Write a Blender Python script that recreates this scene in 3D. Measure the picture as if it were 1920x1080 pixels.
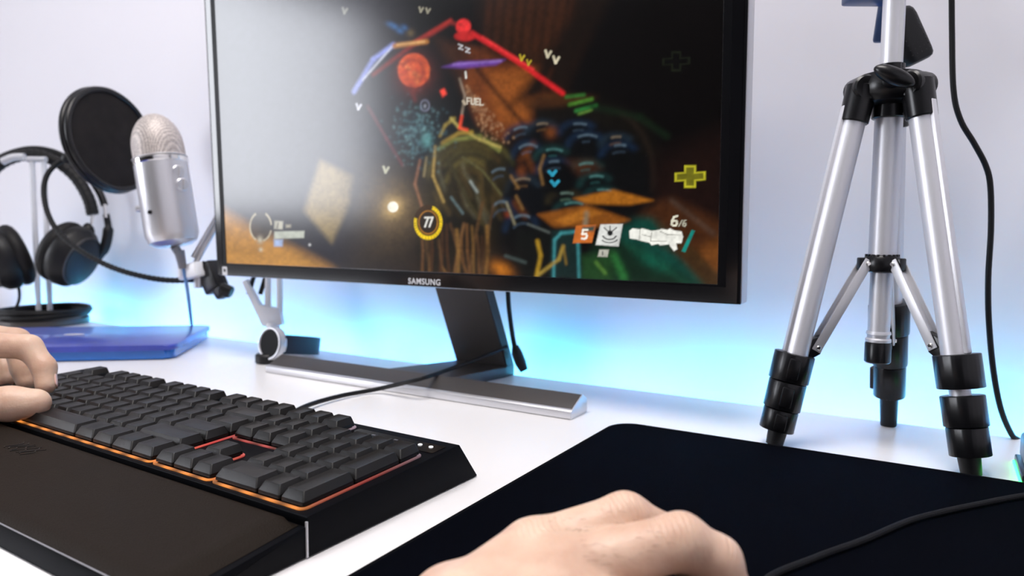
import bpy, bmesh, math, random
import numpy as np
from mathutils import Vector, Matrix, Quaternion
for o in list(bpy.data.objects): bpy.data.objects.remove(o)
S = bpy.context.scene
COL = S.collection
PI = math.pi

# ---------------------------------------------------------------- camera
FPX, YAW, PITCH, ROLL, CH = 1339.18, .5383, .0770, .0078, .1647
_F = Vector((-math.sin(YAW)*math.cos(PITCH), math.cos(YAW)*math.cos(PITCH), -math.sin(PITCH)))
_R0 = _F.cross(Vector((0, 0, 1))).normalized(); _U0 = _R0.cross(_F)
_R = _R0*math.cos(ROLL)+_U0*math.sin(ROLL); _U = _U0*math.cos(ROLL)-_R0*math.sin(ROLL)
CAMP = Vector((0, 0, CH))
cd = bpy.data.cameras.new('camera'); cam = bpy.data.objects.new('camera', cd); COL.objects.link(cam)
cd.sensor_width = 36; cd.lens = FPX/1920*36; cd.clip_start = .02
cam.matrix_world = Matrix.Translation(CAMP) @ Matrix((_R, _U, -_F)).transposed().to_4x4()
cd.dof.use_dof = True; cd.dof.focus_distance = .46; cd.dof.aperture_fstop = 8
S.camera = cam
def ray(x, y): return _F+_R*((x-960)/FPX)-_U*((y-540)/FPX)
def P(x, y, t): return CAMP+ray(x, y)*t                       # point at depth t
def Py(x, y, Y): d = ray(x, y); return CAMP+d*(Y/d.y)         # point on the plane y = Y
def Pz(x, y, z): d = ray(x, y); return CAMP+d*((z-CH)/d.z)    # point on the plane z
# ---------------------------------------------------------------- world, exposure, lamps
w = bpy.data.worlds.new('world'); S.world = w; w.use_nodes = True
w.node_tree.nodes['Background'].inputs[0].default_value = (.75, .82, 1, 1)
w.node_tree.nodes['Background'].inputs[1].default_value = .3
S.view_settings.view_transform = 'Standard'; S.view_settings.look = 'None'
S.view_settings.exposure = 0; S.view_settings.gamma = 1; S.view_settings.use_curve_mapping = False
WIN_STRENGTH = 15.0
LED_STRENGTH = 75.0
FILL_W = 36.0
ld = bpy.data.lights.new('added_fill_light', 'AREA'); ld.energy = FILL_W; ld.size = .9; ld.color = (1, .95, .92)
ll = bpy.data.objects.new('added_fill_light', ld); COL.objects.link(ll); ll.location = (-.3, .05, 1.78)  # added lamp out of view, supplies ambient fill on the desk

# ---------------------------------------------------------------- helpers
def srgb(h, k=1.0):
    h = h.lstrip('#'); r = []
    for i in (0, 2, 4):
        c = int(h[i:i+2], 16)/255; r.append((c/12.92 if c <= .04045 else ((c+.055)/1.055)**2.4)*k)
    return tuple(r)
def mat(name, col, rough=.5, metal=0, spec=.5, bump=0, bscale=200, coat=0, emis=None, estr=0, sss=0, trans=0, ior=1.45, var=0, vscale=20):
    m = bpy.data.materials.new(name); m.use_nodes = True; nt = m.node_tree; b = nt.nodes['Principled BSDF']
    c = srgb(col) if isinstance(col, str) else col
    b.inputs['Base Color'].default_value = (*c, 1); b.inputs['Roughness'].default_value = rough
    b.inputs['Metallic'].default_value = metal; b.inputs['Specular IOR Level'].default_value = spec
    b.inputs['Coat Weight'].default_value = coat; b.inputs['IOR'].default_value = ior
    b.inputs['Transmission Weight'].default_value = trans
    if sss:
        b.inputs['Subsurface Weight'].default_value = sss; b.inputs['Subsurface Radius'].default_value = (.008, .003, .0015); b.inputs['Subsurface Scale'].default_value = 1
    if emis:
        e = srgb(emis) if isinstance(emis, str) else emis
        b.inputs['Emission Color'].default_value = (*e, 1); b.inputs['Emission Strength'].default_value = estr
    tc = nt.nodes.new('ShaderNodeTexCoord')
    if bump:
        n = nt.nodes.new('ShaderNodeTexNoise'); n.inputs['Scale'].default_value = bscale; n.inputs['Detail'].default_value = 4
        bu = nt.nodes.new('ShaderNodeBump'); bu.inputs['Strength'].default_value = bump; bu.inputs['Distance'].default_value = .001
        nt.links.new(tc.outputs['Object'], n.inputs['Vector']); nt.links.new(n.outputs['Fac'], bu.inputs['Height']); nt.links.new(bu.outputs['Normal'], b.inputs['Normal'])
    if var:
        n = nt.nodes.new('ShaderNodeTexNoise'); n.inputs['Scale'].default_value = vscale; n.inputs['Detail'].default_value = 5
        r = nt.nodes.new('ShaderNodeValToRGB'); r.color_ramp.elements[0].position = .3; r.color_ramp.elements[1].position = .7
        r.color_ramp.elements[0].color = (*[x*(1-var) for x in c], 1); r.color_ramp.elements[1].color = (*[min(1, x*(1+var)) for x in c], 1)
        nt.links.new(tc.outputs['Object'], n.inputs['Vector']); nt.links.new(n.outputs['Fac'], r.inputs[0]); nt.links.new(r.outputs[0], b.inputs['Base Color'])
    return m
M = dict(
    wall=mat('wall_paint', (.775, .76, .81), .85, bump=.05, bscale=60),
    ceiling=mat('ceiling_paint', (.8, .8, .8), .9, bump=.03),
    darkwall=mat('dark_reflection_wall', (.010, .009, .010), .9, bump=.03),  # unseen wall made near black so the screen reflects a dark room
    floor=mat('grey_floor', (.25, .22, .2), .6, var=.2, vscale=4),
    desk=mat('white_laminate', (.80, .79, .80), .33, spec=.45, bump=.02, bscale=400),
    gloss=mat('gloss_black', (.004, .004, .005), .12, spec=.5, bump=.004, bscale=20),
    black=mat('black_plastic', (.007, .007, .008), .45, spec=.35, bump=.05, bscale=900),
    shiny=mat('shiny_black_plastic', (.005, .005, .006), .28, spec=.4, bump=.03, bscale=150),
    kbbody=mat('keyboard_black', (.0025, .0028, .0042), .5, spec=.06, bump=.08, bscale=2500),
    key=mat('keycap_black', (.0055, .0050, .0050), .38, spec=.35, bump=.1, bscale=2500),
    leather=mat('leatherette', (.0115, .0078, .0052), .6, spec=.12, bump=.5, bscale=1400),
    emb=mat('embossed_dark', (.005, .004, .004), .3, bump=.05),
    pad=mat('fabric_pad', (.0016, .0020, .0042), .95, spec=.02, bump=.9, bscale=2600),
    stitch=mat('stitched_edge', (.003, .0035, .005), .9, spec=.06, bump=.9, bscale=1500),
    silver=mat('silver_paint', (.62, .62, .65), .32, metal=.75, bump=.02, bscale=800),
    alu=mat('satin_aluminium', (.66, .66, .70), .42, metal=.5, bump=.02, bscale=900),
    lightmetal=mat('light_grey_metal', (.6, .6, .63), .4, metal=.4, bump=.02),
    chrome=mat('chrome', (.85, .83, .8), .1, metal=1, bump=.01),
    gun=mat('dark_brushed_metal', (.075, .068, .066), .42, metal=.6, bump=.05, bscale=600),
    white=mat('white_enamel', (.8, .8, .82), .35, bump=.02),
    blue=mat('blue_laptop_shell', (.035, .055, .36), .35, metal=.15, coat=.3, var=.12, vscale=60),
    bluedge=mat('blue_laptop_edge', (.01, .13, .50), .25, coat=.4, bump=.02),
    cable=mat('black_cable', (.005, .005, .006), .5, spec=.3, bump=.1, bscale=800),
    braid=mat('braided_cable', (.008, .008, .010), .7, spec=.2, bump=1, bscale=2600),
    foam=mat('black_foam', (.006, .006, .006), .8, bump=.8, bscale=500),
    cushion=mat('cushion_leather', (.008, .0075, .008), .55, spec=.3, bump=.3, bscale=300),
    clear=mat('frosted_acrylic', (.75, .76, .8), .2, trans=.35, bump=.02),
    nail=mat('fingernail', (.80, .50, .43), .3, coat=.2, bump=.02),
    glass=mat('window_glass', (.9, .95, 1), .05, trans=.9, bump=.001),
    watchface=mat('watch_glass', (.002, .002, .003), .4, spec=.05, bump=.01),
    band=mat('dark_blue_band', (.006, .009, .02), .5, bump=.1),
    whiteink=mat('white_print', (.7, .7, .7), .5, bump=.01, emis=(.7, .7, .7), estr=0),
    plug=mat('grey_plug', (.2, .2, .22), .5, bump=.02),
    bluecord=mat('pale_blue_cord', (.12, .25, .5), .5, bump=.05),
    label=mat('pale_label', (.6, .6, .62), .5, bump=.02),
    bezelblack=mat('matte_bezel_black', (.002, .002, .003), .4, spec=.12, bump=.01),
    gunrim=mat('steel_rim', (.45, .45, .48), .4, metal=.7, bump=.02),
    dkblue=mat('blue_grey_plastic', (.03, .055, .13), .3, bump=.02),
)
ORG = {}
def tag(o, label=None, cat=None, group=None, kind=None):
    if label: o['label'] = label
    if cat: o['category'] = cat
    if group: o['group'] = group
    if kind: o['kind'] = kind
    return o
def thing(name, loc, label, cat, group=None):
    o = bpy.data.objects.new(name, None); COL.objects.link(o); o.location = loc; o.empty_display_size = .02
    ORG[o.name] = Vector(loc)
    return tag(o, label, cat, group)
def obj(name, b, m, parent=None, loc=None, sharp=35, smooth=True, label=None):
    bm = b.bm if isinstance(b, B) else b
    org = ORG.get(parent.name, Vector()) if parent else (Vector(loc) if loc else Vector())
    bmesh.ops.recalc_face_normals(bm, faces=bm.faces)
    for v in bm.verts: v.co -= org
    me = bpy.data.meshes.new(name); bm.to_mesh(me); bm.free()
    if smooth:
        me.shade_smooth(); me.set_sharp_from_angle(angle=math.radians(sharp))
    if m is not None:
        for mm in (m if isinstance(m, (list, tuple)) else [m]): me.materials.append(mm)
    o = bpy.data.objects.new(name, me); COL.objects.link(o)
    if parent: o.parent = parent; ORG[o.name] = org
    else:
        o.location = org; ORG[o.name] = org
    if label: o['label'] = label
    return o
def crom(pts, n=8, closed=False):
    pts = [Vector(p) for p in pts]; L = len(pts); out = []
    rng = range(L if closed else L-1)
    for i in rng:
        if closed: p0, p1, p2, p3 = pts[(i-1) % L], pts[i], pts[(i+1) % L], pts[(i+2) % L]
        else: p0, p1, p2, p3 = pts[max(i-1, 0)], pts[i], pts[i+1], pts[min(i+2, L-1)]
        for k in range(n):
            t = k/n
            out.append(.5*((2*p1)+(-p0+p2)*t+(2*p0-5*p1+4*p2-p3)*t*t+(-p0+3*p1-3*p2+p3)*t**3))
    if not closed: out.append(pts[-1])
    return out
def basis(axis, up=None):
    a = Vector(axis).normalized(); up = Vector(up) if up else (Vector((0, 0, 1)) if abs(a.z) < .95 else Vector((1, 0, 0)))
    x = up.cross(a).normalized(); y = a.cross(x)
    return Matrix((x, y, a)).transposed()
class B:
    def __init__(s): s.bm = bmesh.new()
    def box(s, c, size, rot=None, bev=0, seg=2):
        M4 = Matrix.Translation(Vector(c)) @ (rot.to_4x4() if rot else Matrix.Identity(4)) @ Matrix.Diagonal((*size, 1))
        r = bmesh.ops.create_cube(s.bm, size=1, matrix=M4)
        if bev:
            ed = {e for v in r['verts'] for e in v.link_edges}
            bmesh.ops.bevel(s.bm, geom=list(ed), offset=bev, segments=seg, affect='EDGES', profile=.5)
        return s
    def rings(s, rings, cap=True, closed=False):
        vs = [[s.bm.verts.new(p) for p in r] for r in rings]; n = len(vs[0]); L = len(vs)
        for i in range(L if closed else L-1):
            a, b = vs[i], vs[(i+1) % L]
            for j in range(n): s.bm.faces.new((a[j], a[(j+1) % n], b[(j+1) % n], b[j]))
        if cap and not closed:
            s.bm.faces.new(vs[0][::-1]); s.bm.faces.new(vs[-1])
        return s
    def tube(s, pts, r, seg=12, closed=False, flat=None):
        pts = [Vector(p) for p in pts]; L = len(pts); rs = r if isinstance(r, (list, tuple)) else [r]*L
        T = []
        for i in range(L):
            a = pts[i-1] if (i > 0 or closed) else pts[i]; b = pts[(i+1) % L] if (i < L-1 or closed) else pts[i]
            T.append((b-a).normalized())
        x = basis(T[0]).col[0].copy(); out = []
        for i in range(L):
            if i: x = T[i-1].rotation_difference(T[i]) @ x
            x = (x-T[i]*x.dot(T[i])).normalized(); y = T[i].cross(x)
            out.append([pts[i]+(x*math.cos(2*PI*k/seg)+y*math.sin(2*PI*k/seg))*rs[i] for k in range(seg)])
        return s.rings(out, closed=closed)
    def cyl(s, a, b, r0, r1=None, seg=24, bev=0):
        a, b = Vector(a), Vector(b); r1 = r0 if r1 is None else r1; d = (b-a)
        m = basis(d); h = d.length
        prof = [(r0, 0), (r1, h)]
        if bev: prof = [(r0-bev, 0), (r0, bev), (r1, h-bev), (r1-bev, h)]
        return s.lathe(prof, a, m, seg)
    def lathe(s, prof, o, m=None, seg=32, sx=1, sy=1):
        m = m or Matrix.Identity(3); o = Vector(o)
        return s.rings([[o+m @ Vector((max(r, 1e-5)*math.cos(2*PI*k/seg)*sx, max(r, 1e-5)*math.sin(2*PI*k/seg)*sy, h)) for k in range(seg)] for r, h in prof])
    def prism(s, poly, f, w0, w1, bev=0, seg=2):
        a = [s.bm.verts.new(f(u, v, w0)) for u, v in poly]; b = [s.bm.verts.new(f(u, v, w1)) for u, v in poly]; n = len(a)
        fs = [s.bm.faces.new(a[::-1]), s.bm.faces.new(b)]+[s.bm.faces.new((a[i], a[(i+1) % n], b[(i+1) % n], b[i])) for i in range(n)]
        if bev:
            ed = {e for ff in fs for e in ff.edges}
            bmesh.ops.bevel(s.bm, geom=list(ed), offset=bev, segments=seg, affect='EDGES', profile=.5)
        return s
    def sph(s, c, r, m=None, u=24, v=14):
        sz = r if isinstance(r, (tuple, list)) else (r, r, r)
        M4 = Matrix.Translation(Vector(c)) @ (m.to_4x4() if m else Matrix.Identity(4)) @ Matrix.Diagonal((*sz, 1))
        bmesh.ops.create_uvsphere(s.bm, u_segments=u, v_segments=v, radius=1, matrix=M4); return s
    def torus(s, c, m, R, r, seg=48, ms=12, sx=1, sy=1):
        c = Vector(c); rg = []
        for k in range(seg):
            a = 2*PI*k/seg; d = Vector((math.cos(a)*sx, math.sin(a)*sy, 0))
            rg.append([c+m @ (d*(R+r*math.cos(2*PI*j/ms))+Vector((0, 0, r*math.sin(2*PI*j/ms)))) for j in range(ms)])
        return s.rings(rg, closed=True)
def rpoly(x0, y0, x1, y1, r, n=6):
    out = []
    for cx, cy, a0 in ((x1-r, y0+r, -90), (x1-r, y1-r, 0), (x0+r, y1-r, 90), (x0+r, y0+r, 180)):
        for k in range(n+1):
            a = math.radians(a0+90*k/n); out.append((cx+r*math.cos(a), cy+r*math.sin(a)))
    return out
def text_mesh(txt, size, f, depth=.0004, bold=0.0, spacing=1.0, sx=1.0):
    cu = bpy.data.curves.new('text', 'FONT'); cu.body = txt; cu.size = size; cu.align_x = 'CENTER'; cu.align_y = 'CENTER'; cu.offset = bold; cu.extrude = depth/2; cu.space_character = spacing
    o = bpy.data.objects.new('text', cu); COL.objects.link(o); bpy.context.view_layer.update()
    me = bpy.data.meshes.new_from_object(o.evaluated_get(bpy.context.evaluated_depsgraph_get()))
    b = B(); b.bm.from_mesh(me); bpy.data.objects.remove(o); bpy.data.meshes.remove(me)
    for v in b.bm.verts: v.co = f(v.co.x*sx, v.co.y, v.co.z)
    return b

# ---------------------------------------------------------------- the room
WY = .750; DZ = -.74; CZ = 2.0; LX = -4.0; RX = 1.6; BY = -4.2
def slab(name, c, size, m):
    o = obj(name, B().box(c, size), m, loc=c, smooth=False); o['kind'] = 'structure'; return o
slab('wall_back', ((LX+RX)/2, WY+.05, (DZ+CZ)/2), (RX-LX+.2, .1, CZ-DZ), M['wall'])
slab('wall_right', (RX+.05, (WY+BY)/2, (DZ+CZ)/2), (.1, WY-BY, CZ-DZ), M['wall'])
slab('wall_front', ((LX+RX)/2, BY-.05, (DZ+CZ)/2), (RX-LX+.2, .1, CZ-DZ), M['darkwall'])
slab('floor', ((LX+RX)/2, (WY+BY)/2, DZ-.05), (RX-LX+.2, WY-BY+.2, .1), M['floor'])
slab('ceiling', ((LX+RX)/2, (WY+BY)/2, CZ+.05), (RX-LX+.2, WY-BY+.2, .1), M['ceiling'])
W0, W1, WZ0, WZ1 = -3.35, -1.55, .09, 1.70        # window in the left wall
wl = B()
wl.box((LX-.05, (BY+W0)/2, (DZ+CZ)/2), (.1, W0-BY, CZ-DZ)); wl.box((LX-.05, (W1+WY)/2, (DZ+CZ)/2), (.1, WY-W1, CZ-DZ))
wl.box((LX-.05, (W0+W1)/2, (DZ+WZ0)/2), (.1, W1-W0, WZ0-DZ)); wl.box((LX-.05, (W0+W1)/2, (WZ1+CZ)/2), (.1, W1-W0, CZ-WZ1))
o = obj('wall_left', wl, M['wall'], loc=(LX, 0, 0), smooth=False); o['kind'] = 'structure'
day = mat('daylight_pane', (.8, .8, .8), .3, emis=(.90, .93, 1.0), estr=WIN_STRENGTH, bump=.001)
o = obj('window_1', B().box((LX-.07, (W0+W1)/2, (WZ0+WZ1)/2), (.01, W1-W0, WZ1-WZ0)), day, loc=(LX-.07, (W0+W1)/2, (WZ0+WZ1)/2), smooth=False); o['kind'] = 'structure'
fr = B()
for y in (W0+.02, W1-.02): fr.box((LX-.04, y, (WZ0+WZ1)/2), (.05, .04, WZ1-WZ0), bev=.003)
for z in (WZ0+.02, WZ1-.02): fr.box((LX-.04, (W0+W1)/2, z), (.05, W1-W0-.08, .04), bev=.003)
f_ = obj('window_frame', fr, M['white'], o)
ORG[f_.name] = ORG[o.name]
slab('trim_1', (LX+.02, (W0+W1)/2, WZ0-.015), (.14, W1-W0+.1, .03), M['white'])
o = slab('baseboard_back', ((LX+RX)/2, WY-.008, DZ+.04), (RX-LX-.02, .016, .08), M['white'])
cl = thing('added_fill_panel', (-.3, .05, 1.79), 'added white panel above the desk, out of view, carrying the fill light', 'lamp')
obj('housing', B().box((-.3, .05, 1.83), (.96, .96, .07), bev=.01), M['white'], cl)
obj('stem', B().cyl((-.3, .05, 1.86), (-.3, .05, 2.0), .02), M['white'], cl)

# ---------------------------------------------------------------- desk
DX0, DX1, DY0, DY1 = -1.95, 1.1, -.12, .7074
dk = thing('desk', ((DX0+DX1)/2, .29, DZ), 'white laminate desk whose bright top carries the whole computer setup', 'desk')
obj('desktop', B().box(((DX0+DX1)/2, (DY0+DY1)/2, -.014), (DX1-DX0, DY1-DY0, .028), bev=.0012), M['desk'], dk)
for x in (DX0+.05, DX1-.05):
    for y in (DY0+.05, DY1-.05): obj('leg', B().box((x, y, (DZ-.028)/2), (.05, .05, -.028-DZ), bev=.003), M['white'], dk)
# LED strip glued along the rear edge of the desktop: it lights the wall behind
led = thing('led_strip', ((DX0+DX1)/2, DY1+.002, -.016), 'blue glowing light strip along the rear edge of the white desk', 'light strip')
obj('backing_tape', B().box(((DX0+DX1)/2, DY1+.0012, -.016), (2.9, .0014, .010)), M['white'], led)
def led_color(h, s, nm): return mat(nm, (.1, .1, .1), .5, emis=h, estr=s, bump=.001)
LA = led_color((.10, .40, 1.0), LED_STRENGTH, 'led_blue'); LB = led_color((.07, .66, 1.0), LED_STRENGTH*1.2, 'led_cyan')
random.seed(4)
x = -1.60; k = 0
while x < .5:
    cyan = (k % 5 in (1, 2))
    obj('led_chip', B().box((x, DY1+.0035, -.016), (.030, .003, .006)), LB if cyan else LA, led, smooth=False); x += .045; k += 1

# ---------------------------------------------------------------- monitor
MX0, MY, MZ0, MW, TILT, MH = -.7983, .5952, .1069, .6615, -.0281, .3825
MUP = Vector((0, math.sin(TILT), math.cos(TILT))); MN = Vector((0, -math.cos(TILT), math.sin(TILT)))
def mon(a, b, c=0): return Vector((MX0, MY, MZ0))+Vector((a, 0, 0))+MUP*b+MN*c      # c > 0 towards the viewer
mo = thing('monitor', (MX0+MW/2, MY, 0), 'large black framed flat monitor showing a dark action game on the white desk', 'monitor')
SX0, SX1, SZ0 = .0200, MW-.0200, .0166; SH = (SX1-SX0)*9/16; SZ1 = SZ0+SH
b = B(); b.prism(rpoly(0, 0, MW, MH, .002, 2), lambda u, v, w_: mon(u, v, w_), -.020, -.0015, bev=.0015); obj('housing', b, M['silver'], mo, label='silver rim around the black front')
b = B()   # black glass frame with a hole
out_, in_ = [(0.001, .001), (MW-.001, .001), (MW-.001, MH-.001), (.001, MH-.001)], [(SX0, SZ0), (SX1, SZ0), (SX1, SZ1), (SX0, SZ1)]
def frame_mesh(b, o_, i_, f, c0, c1):
    vo = [[b.bm.verts.new(f(u, v, c)) for u, v in o_] for c in (c0, c1)]; vi = [[b.bm.verts.new(f(u, v, c)) for u, v in i_] for c in (c0, c1)]
    n = len(o_)
    for k in range(n):
        l = (k+1) % n
        for q in (0, 1): b.bm.faces.new((vo[q][k], vo[q][l], vi[q][l], vi[q][k]))
        b.bm.faces.new((vo[0][k], vo[0][l], vo[1][l], vo[1][k])); b.bm.faces.new((vi[0][k], vi[0][l], vi[1][l], vi[1][k]))
g1, g2 = .0035, .0128
ring_ = lambda g, h=None: [(g, (h or g)), (MW-g, (h or g)), (MW-g, MH-g), (g, MH-g)]
frame_mesh(b, ring_(.001), [(SX0-.0004, SZ0-.0004), (SX1+.0004, SZ0-.0004), (SX1+.0004, SZ1+.0004), (SX0-.0004, SZ1+.0004)], mon, -.0015, .0006)
bz_ = obj('bezel', b, M['bezelblack'], mo, smooth=False)
b = B(); frame_mesh(b, ring_(g1, .0015), [(g2, .0146), (MW-g2, .0146), (MW-g2, MH-g2), (g2, MH-g2)], mon, .0006, .0011)
obj('glossy_frame', b, M['gloss'], bz_, smooth=False, label='glossy band of the frame')
obj('rear_cover', B().prism(rpoly(.08, .06, MW-.08, MH-.05, .04, 6), mon, -.044, -.019, bev=.004), M['black'], mo)

# --- the picture on the panel: painted per vertex of a fine grid
NX, NZ = 760, 430
gu = np.linspace(SX0, SX1, NX); gv = np.linspace(SZ0, SZ1, NZ)
GU, GV = np.meshgrid(gu, gv)
o3 = np.array(mon(0, 0)); up3 = np.array(MUP)
W3 = o3+GU[..., None]*np.array([1., 0, 0])+GV[..., None]*up3
D3 = W3-np.array(CAMP); zz = D3@np.array(_F)
PX = 960+FPX*(D3@np.array(_R))/zz; PYY = 540-FPX*(D3@np.array(_U))/zz      # picture coordinates (flat picture, fixed homography)
IMG = np.zeros((NZ, NX, 3))
def bb(x0, y0, x1, y1): return (PX > x0) & (PX < x1) & (PYY > y0) & (PYY < y1)
def blend(mask, a, col):
    c = np.array(srgb(col) if isinstance(col, str) else col)
    a = np.clip(a, 0, 1)[:, None]; IMG[mask] = IMG[mask]*(1-a)+c*a
def add(mask, a, col):
    c = np.array(srgb(col) if isinstance(col, str) else col); IMG[mask] += np.clip(a, 0, None)[:, None]*c
def poly(pts, col, soft=3, op=1):
    pts = np.array(pts, float); m = bb(pts[:, 0].min()-soft, pts[:, 1].min()-soft, pts[:, 0].max()+soft, pts[:, 1].max()+soft)
    x, y = PX[m], PYY[m]; d = np.full(x.shape, 1e9); s = np.zeros(x.shape, bool)
    n = len(pts)
    for i in range(n):
        a, c = pts[i], pts[(i+1) % n]; e = c-a; wx, wy = x-a[0], y-a[1]
        t = np.clip((wx*e[0]+wy*e[1])/(e@e+1e-9), 0, 1); d = np.minimum(d, (wx-e[0]*t)**2+(wy-e[1]*t)**2)
        cr = ((a[1] > y) != (c[1] > y)) & (x < (c[0]-a[0])*(y-a[1])/(c[1]-a[1]+1e-12)+a[0]); s ^= cr
    d = np.sqrt(d)*np.where(s, -1, 1); blend(m, (.5-d/soft)*op, col)
def line(pts, wd, col, soft=2.5, op=1, taper=None):
    for i in range(len(pts)-1):
        a, c = np.array(pts[i], float), np.array(pts[i+1], float); r = wd/2+soft
        m = bb(min(a[0], c[0])-r, min(a[1], c[1])-r, max(a[0], c[0])+r, max(a[1], c[1])+r); x, y = PX[m], PYY[m]; e = c-a
        t = np.clip(((x-a[0])*e[0]+(y-a[1])*e[1])/(e@e+1e-9), 0, 1)
        d = np.hypot(x-a[0]-e[0]*t, y-a[1]-e[1]*t); blend(m, (.5-(d-wd/2)/soft)*op, col)
def blob(cx, cy, rx, ry, col, op=1, rot=0, p=2., hard=0):
    R_ = max(rx, ry)*1.8; m = bb(cx-R_, cy-R_, cx+R_, cy+R_); x, y = PX[m]-cx, PYY[m]-cy; c, s = math.cos(rot), math.sin(rot)
    q = np.hypot((x*c+y*s)/rx, (-x*s+y*c)/ry)
    blend(m, (np.clip((1-q)*min(rx, ry)/2+.5, 0, 1) if hard else np.exp(-(q*1.3)**p))*op, col)
def ring(cx, cy, rx, ry, wd, col, a0=0, a1=360, op=1, soft=2, rot=0, dash=None):
    R_ = max(rx, ry)+wd+soft; m = bb(cx-R_, cy-R_, cx+R_, cy+R_); x, y = PX[m]-cx, PYY[m]-cy; c, s = math.cos(rot), math.sin(rot)
    X, Y = x*c+y*s, -x*s+y*c; q = np.hypot(X/rx, Y/ry); an = np.degrees(np.arctan2(Y, X)) % 360
    al = np.clip(.5-(abs(q-1)*(rx+ry)/2-wd/2)/soft, 0, 1)*op
    al = al*(((an-a0) % 360) <= (a1-a0))
    if dash: al = al*np.where((an % dash) < dash*.16, .55, 1)
    blend(m, al, col)
def vnoise(x, y, s, seed):
    rs = np.random.RandomState(seed); g = rs.rand(256, 256); X, Y = x/s+50, y/s+50
    i, j = np.floor(X).astype(int), np.floor(Y).astype(int); fx, fy = X-i, Y-j; fx = fx*fx*(3-2*fx); fy = fy*fy*(3-2*fy); i %= 255; j %= 255
    return (g[j, i]*(1-fx)+g[j, i+1]*fx)*(1-fy)+(g[j+1, i]*(1-fx)+g[j+1, i+1]*fx)*fy
def blur(A, n):
    k = np.exp(-.5*(np.arange(-3*n, 3*n+1)/n)**2); k /= k.sum(); r = 3*n
    for ax in (0, 1):
        Pd = np.pad(A, [(r, r) if a == ax else (0, 0) for a in range(3)], mode='edge'); A = sum(k[j]*np.take(Pd, range(j, j+A.shape[ax]), ax) for j in range(2*r+1))
    return A
IMG[:] = srgb('#040202')
poly([(380, -400), (700, -400), (760, 540), (400, 560)], '#191722', 120)
poly([(400, 385), (470, 425), (610, 497), (660, 530), (400, 530)], '#b98236', 26)
poly([(600, 300), (662, 330), (655, 385), (622, 455), (570, 395)], '#8f7a50', 10, .9)
poly([(660, 300), (760, 300), (800, 520), (650, 520)], '#2c2114', 60, .8)
# brown walls
poly([(905, -60), (1100, -60), (1085, 60), (1040, 175), (960, 110), (915, 60)], '#2b1507', 60)
poly([(820, 75), (905, 95), (1012, 130), (1055, 178), (960, 275), (900, 230), (850, 130)], '#3a1d0c', 26)
poly([(880, 122), (1012, 126), (1056, 180), (968, 286), (900, 240), (868, 160)], '#6b3410', 16); poly([(912, 132), (1000, 130), (1042, 178), (966, 262), (920, 200)], '#8a4a1a', 18, .8)
poly([(862, 85), (905, 92), (960, 125), (900, 128)], '#59290e', 14)
for i in range(26):
    x0 = 915+i*7; line([(x0, -100), (x0-14-i*.8, 95)], 3, '#4a240c' if i % 3 else '#120804', 6, .55)
poly([(955, 200), (1010, 120), (1075, 20), (1100, -60), (1180, -60), (1080, 120), (1050, 180)], '#140a05', 20, .8)
line([(893, 128), (966, 215), (1000, 250)], 7, '#2a1206', 4)
line([(1010, 190), (1035, 130)], 6, '#3c1c09', 5, .7)
poly([(990, 195), (1060, 172), (1130, 185), (1215, 225), (1240, 300), (1120, 290), (1000, 255)], '#0d0a06', 20, .9)
poly([(985, 205), (1005, 180), (1062, 178), (1120, 182), (1050, 200)], '#3d210c', 9, .9)
# right side: brown field
poly([(1235, 300), (1370, 240), (1365, 545), (1180, 545), (1190, 400)], '#190b08', 60, .9)
poly([(1165, 395), (1262, 372), (1362, 420), (1360, 545), (1290, 545), (1210, 470)], '#3f210e', 20, .95)
poly([(1300, 470), (1360, 440), (1360, 545), (1325, 545)], '#6b3d17', 18, .8)
poly([(1160, 400), (1225, 408), (1350, 520), (1340, 550), (1270, 545), (1150, 440)], '#0b3d33', 12, .9)
poly([(1225, 412), (1300, 462), (1360, 530), (1330, 545), (1262, 470)], '#3c2812', 9, .9)
line([(1258, 375), (1340, 440)], 3, '#5d554c', 3, .7)
poly([(1120, 450), (1200, 460), (1330, 545), (1060, 545)], '#0c2417', 16, .9)
line([(1170, 455), (1310, 545)], 9, '#124a36', 6, .5)
line([(1205, 440), (1345, 520)], 6, '#2e1a0d', 6, .6)
line([(1150, 480), (1170, 520)], 14, '#2f7d39', 9, .6); blob(1225, 490, 40, 16, '#0e5b47', .7, .5)
# big rounded dark forms of the held machine
rs = random.Random(11)
cres = [(980, 262, 34, 30, 0), (1017, 250, 32, 24, 1), (1084, 252, 38, 26, 0), (1100, 275, 38, 28, 0), (1157, 275, 34, 24, 1), (1162, 294, 38, 28, 0), (990, 298, 32, 34, 0), (1036, 300, 36, 26, 2), (1040, 326, 36, 30, 0), (1101, 326, 36, 26, 2),
        (1117, 350, 34, 26, 2), (1128, 374, 36, 24, 2), (938, 342, 30, 32, 0), (980, 362, 36, 34, 1), (1060, 382, 36, 26, 3), (1074, 400, 36, 26, 2), (940, 412, 30, 42, 0), (978, 436, 34, 40, 0)]
poly([(940, 330), (960, 260), (1010, 232), (1090, 226), (1170, 255), (1215, 300), (1228, 380), (1180, 420), (1090, 430), (990, 480), (925, 500), (915, 400)], '#060607', 22, .95)
for k, (cx, cy, rx, ry, c) in enumerate(cres):
    blob(cx, cy+6, rx, ry, '#040506', .9, hard=1)
    ring(cx, cy, rx*.92, ry*.9, 9, ['#10233a', '#1b2a36', '#12302f', '#2a2415'][c], 178, 338, .9, 8)
blob(1051, 334, 30, 30, '#010203', 1, hard=1); blob(990, 376, 30, 32, '#030509', 1, hard=1)
ring(1140, 330, 85, 120, 3, '#34261d', 280, 380, .7, 3)
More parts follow.
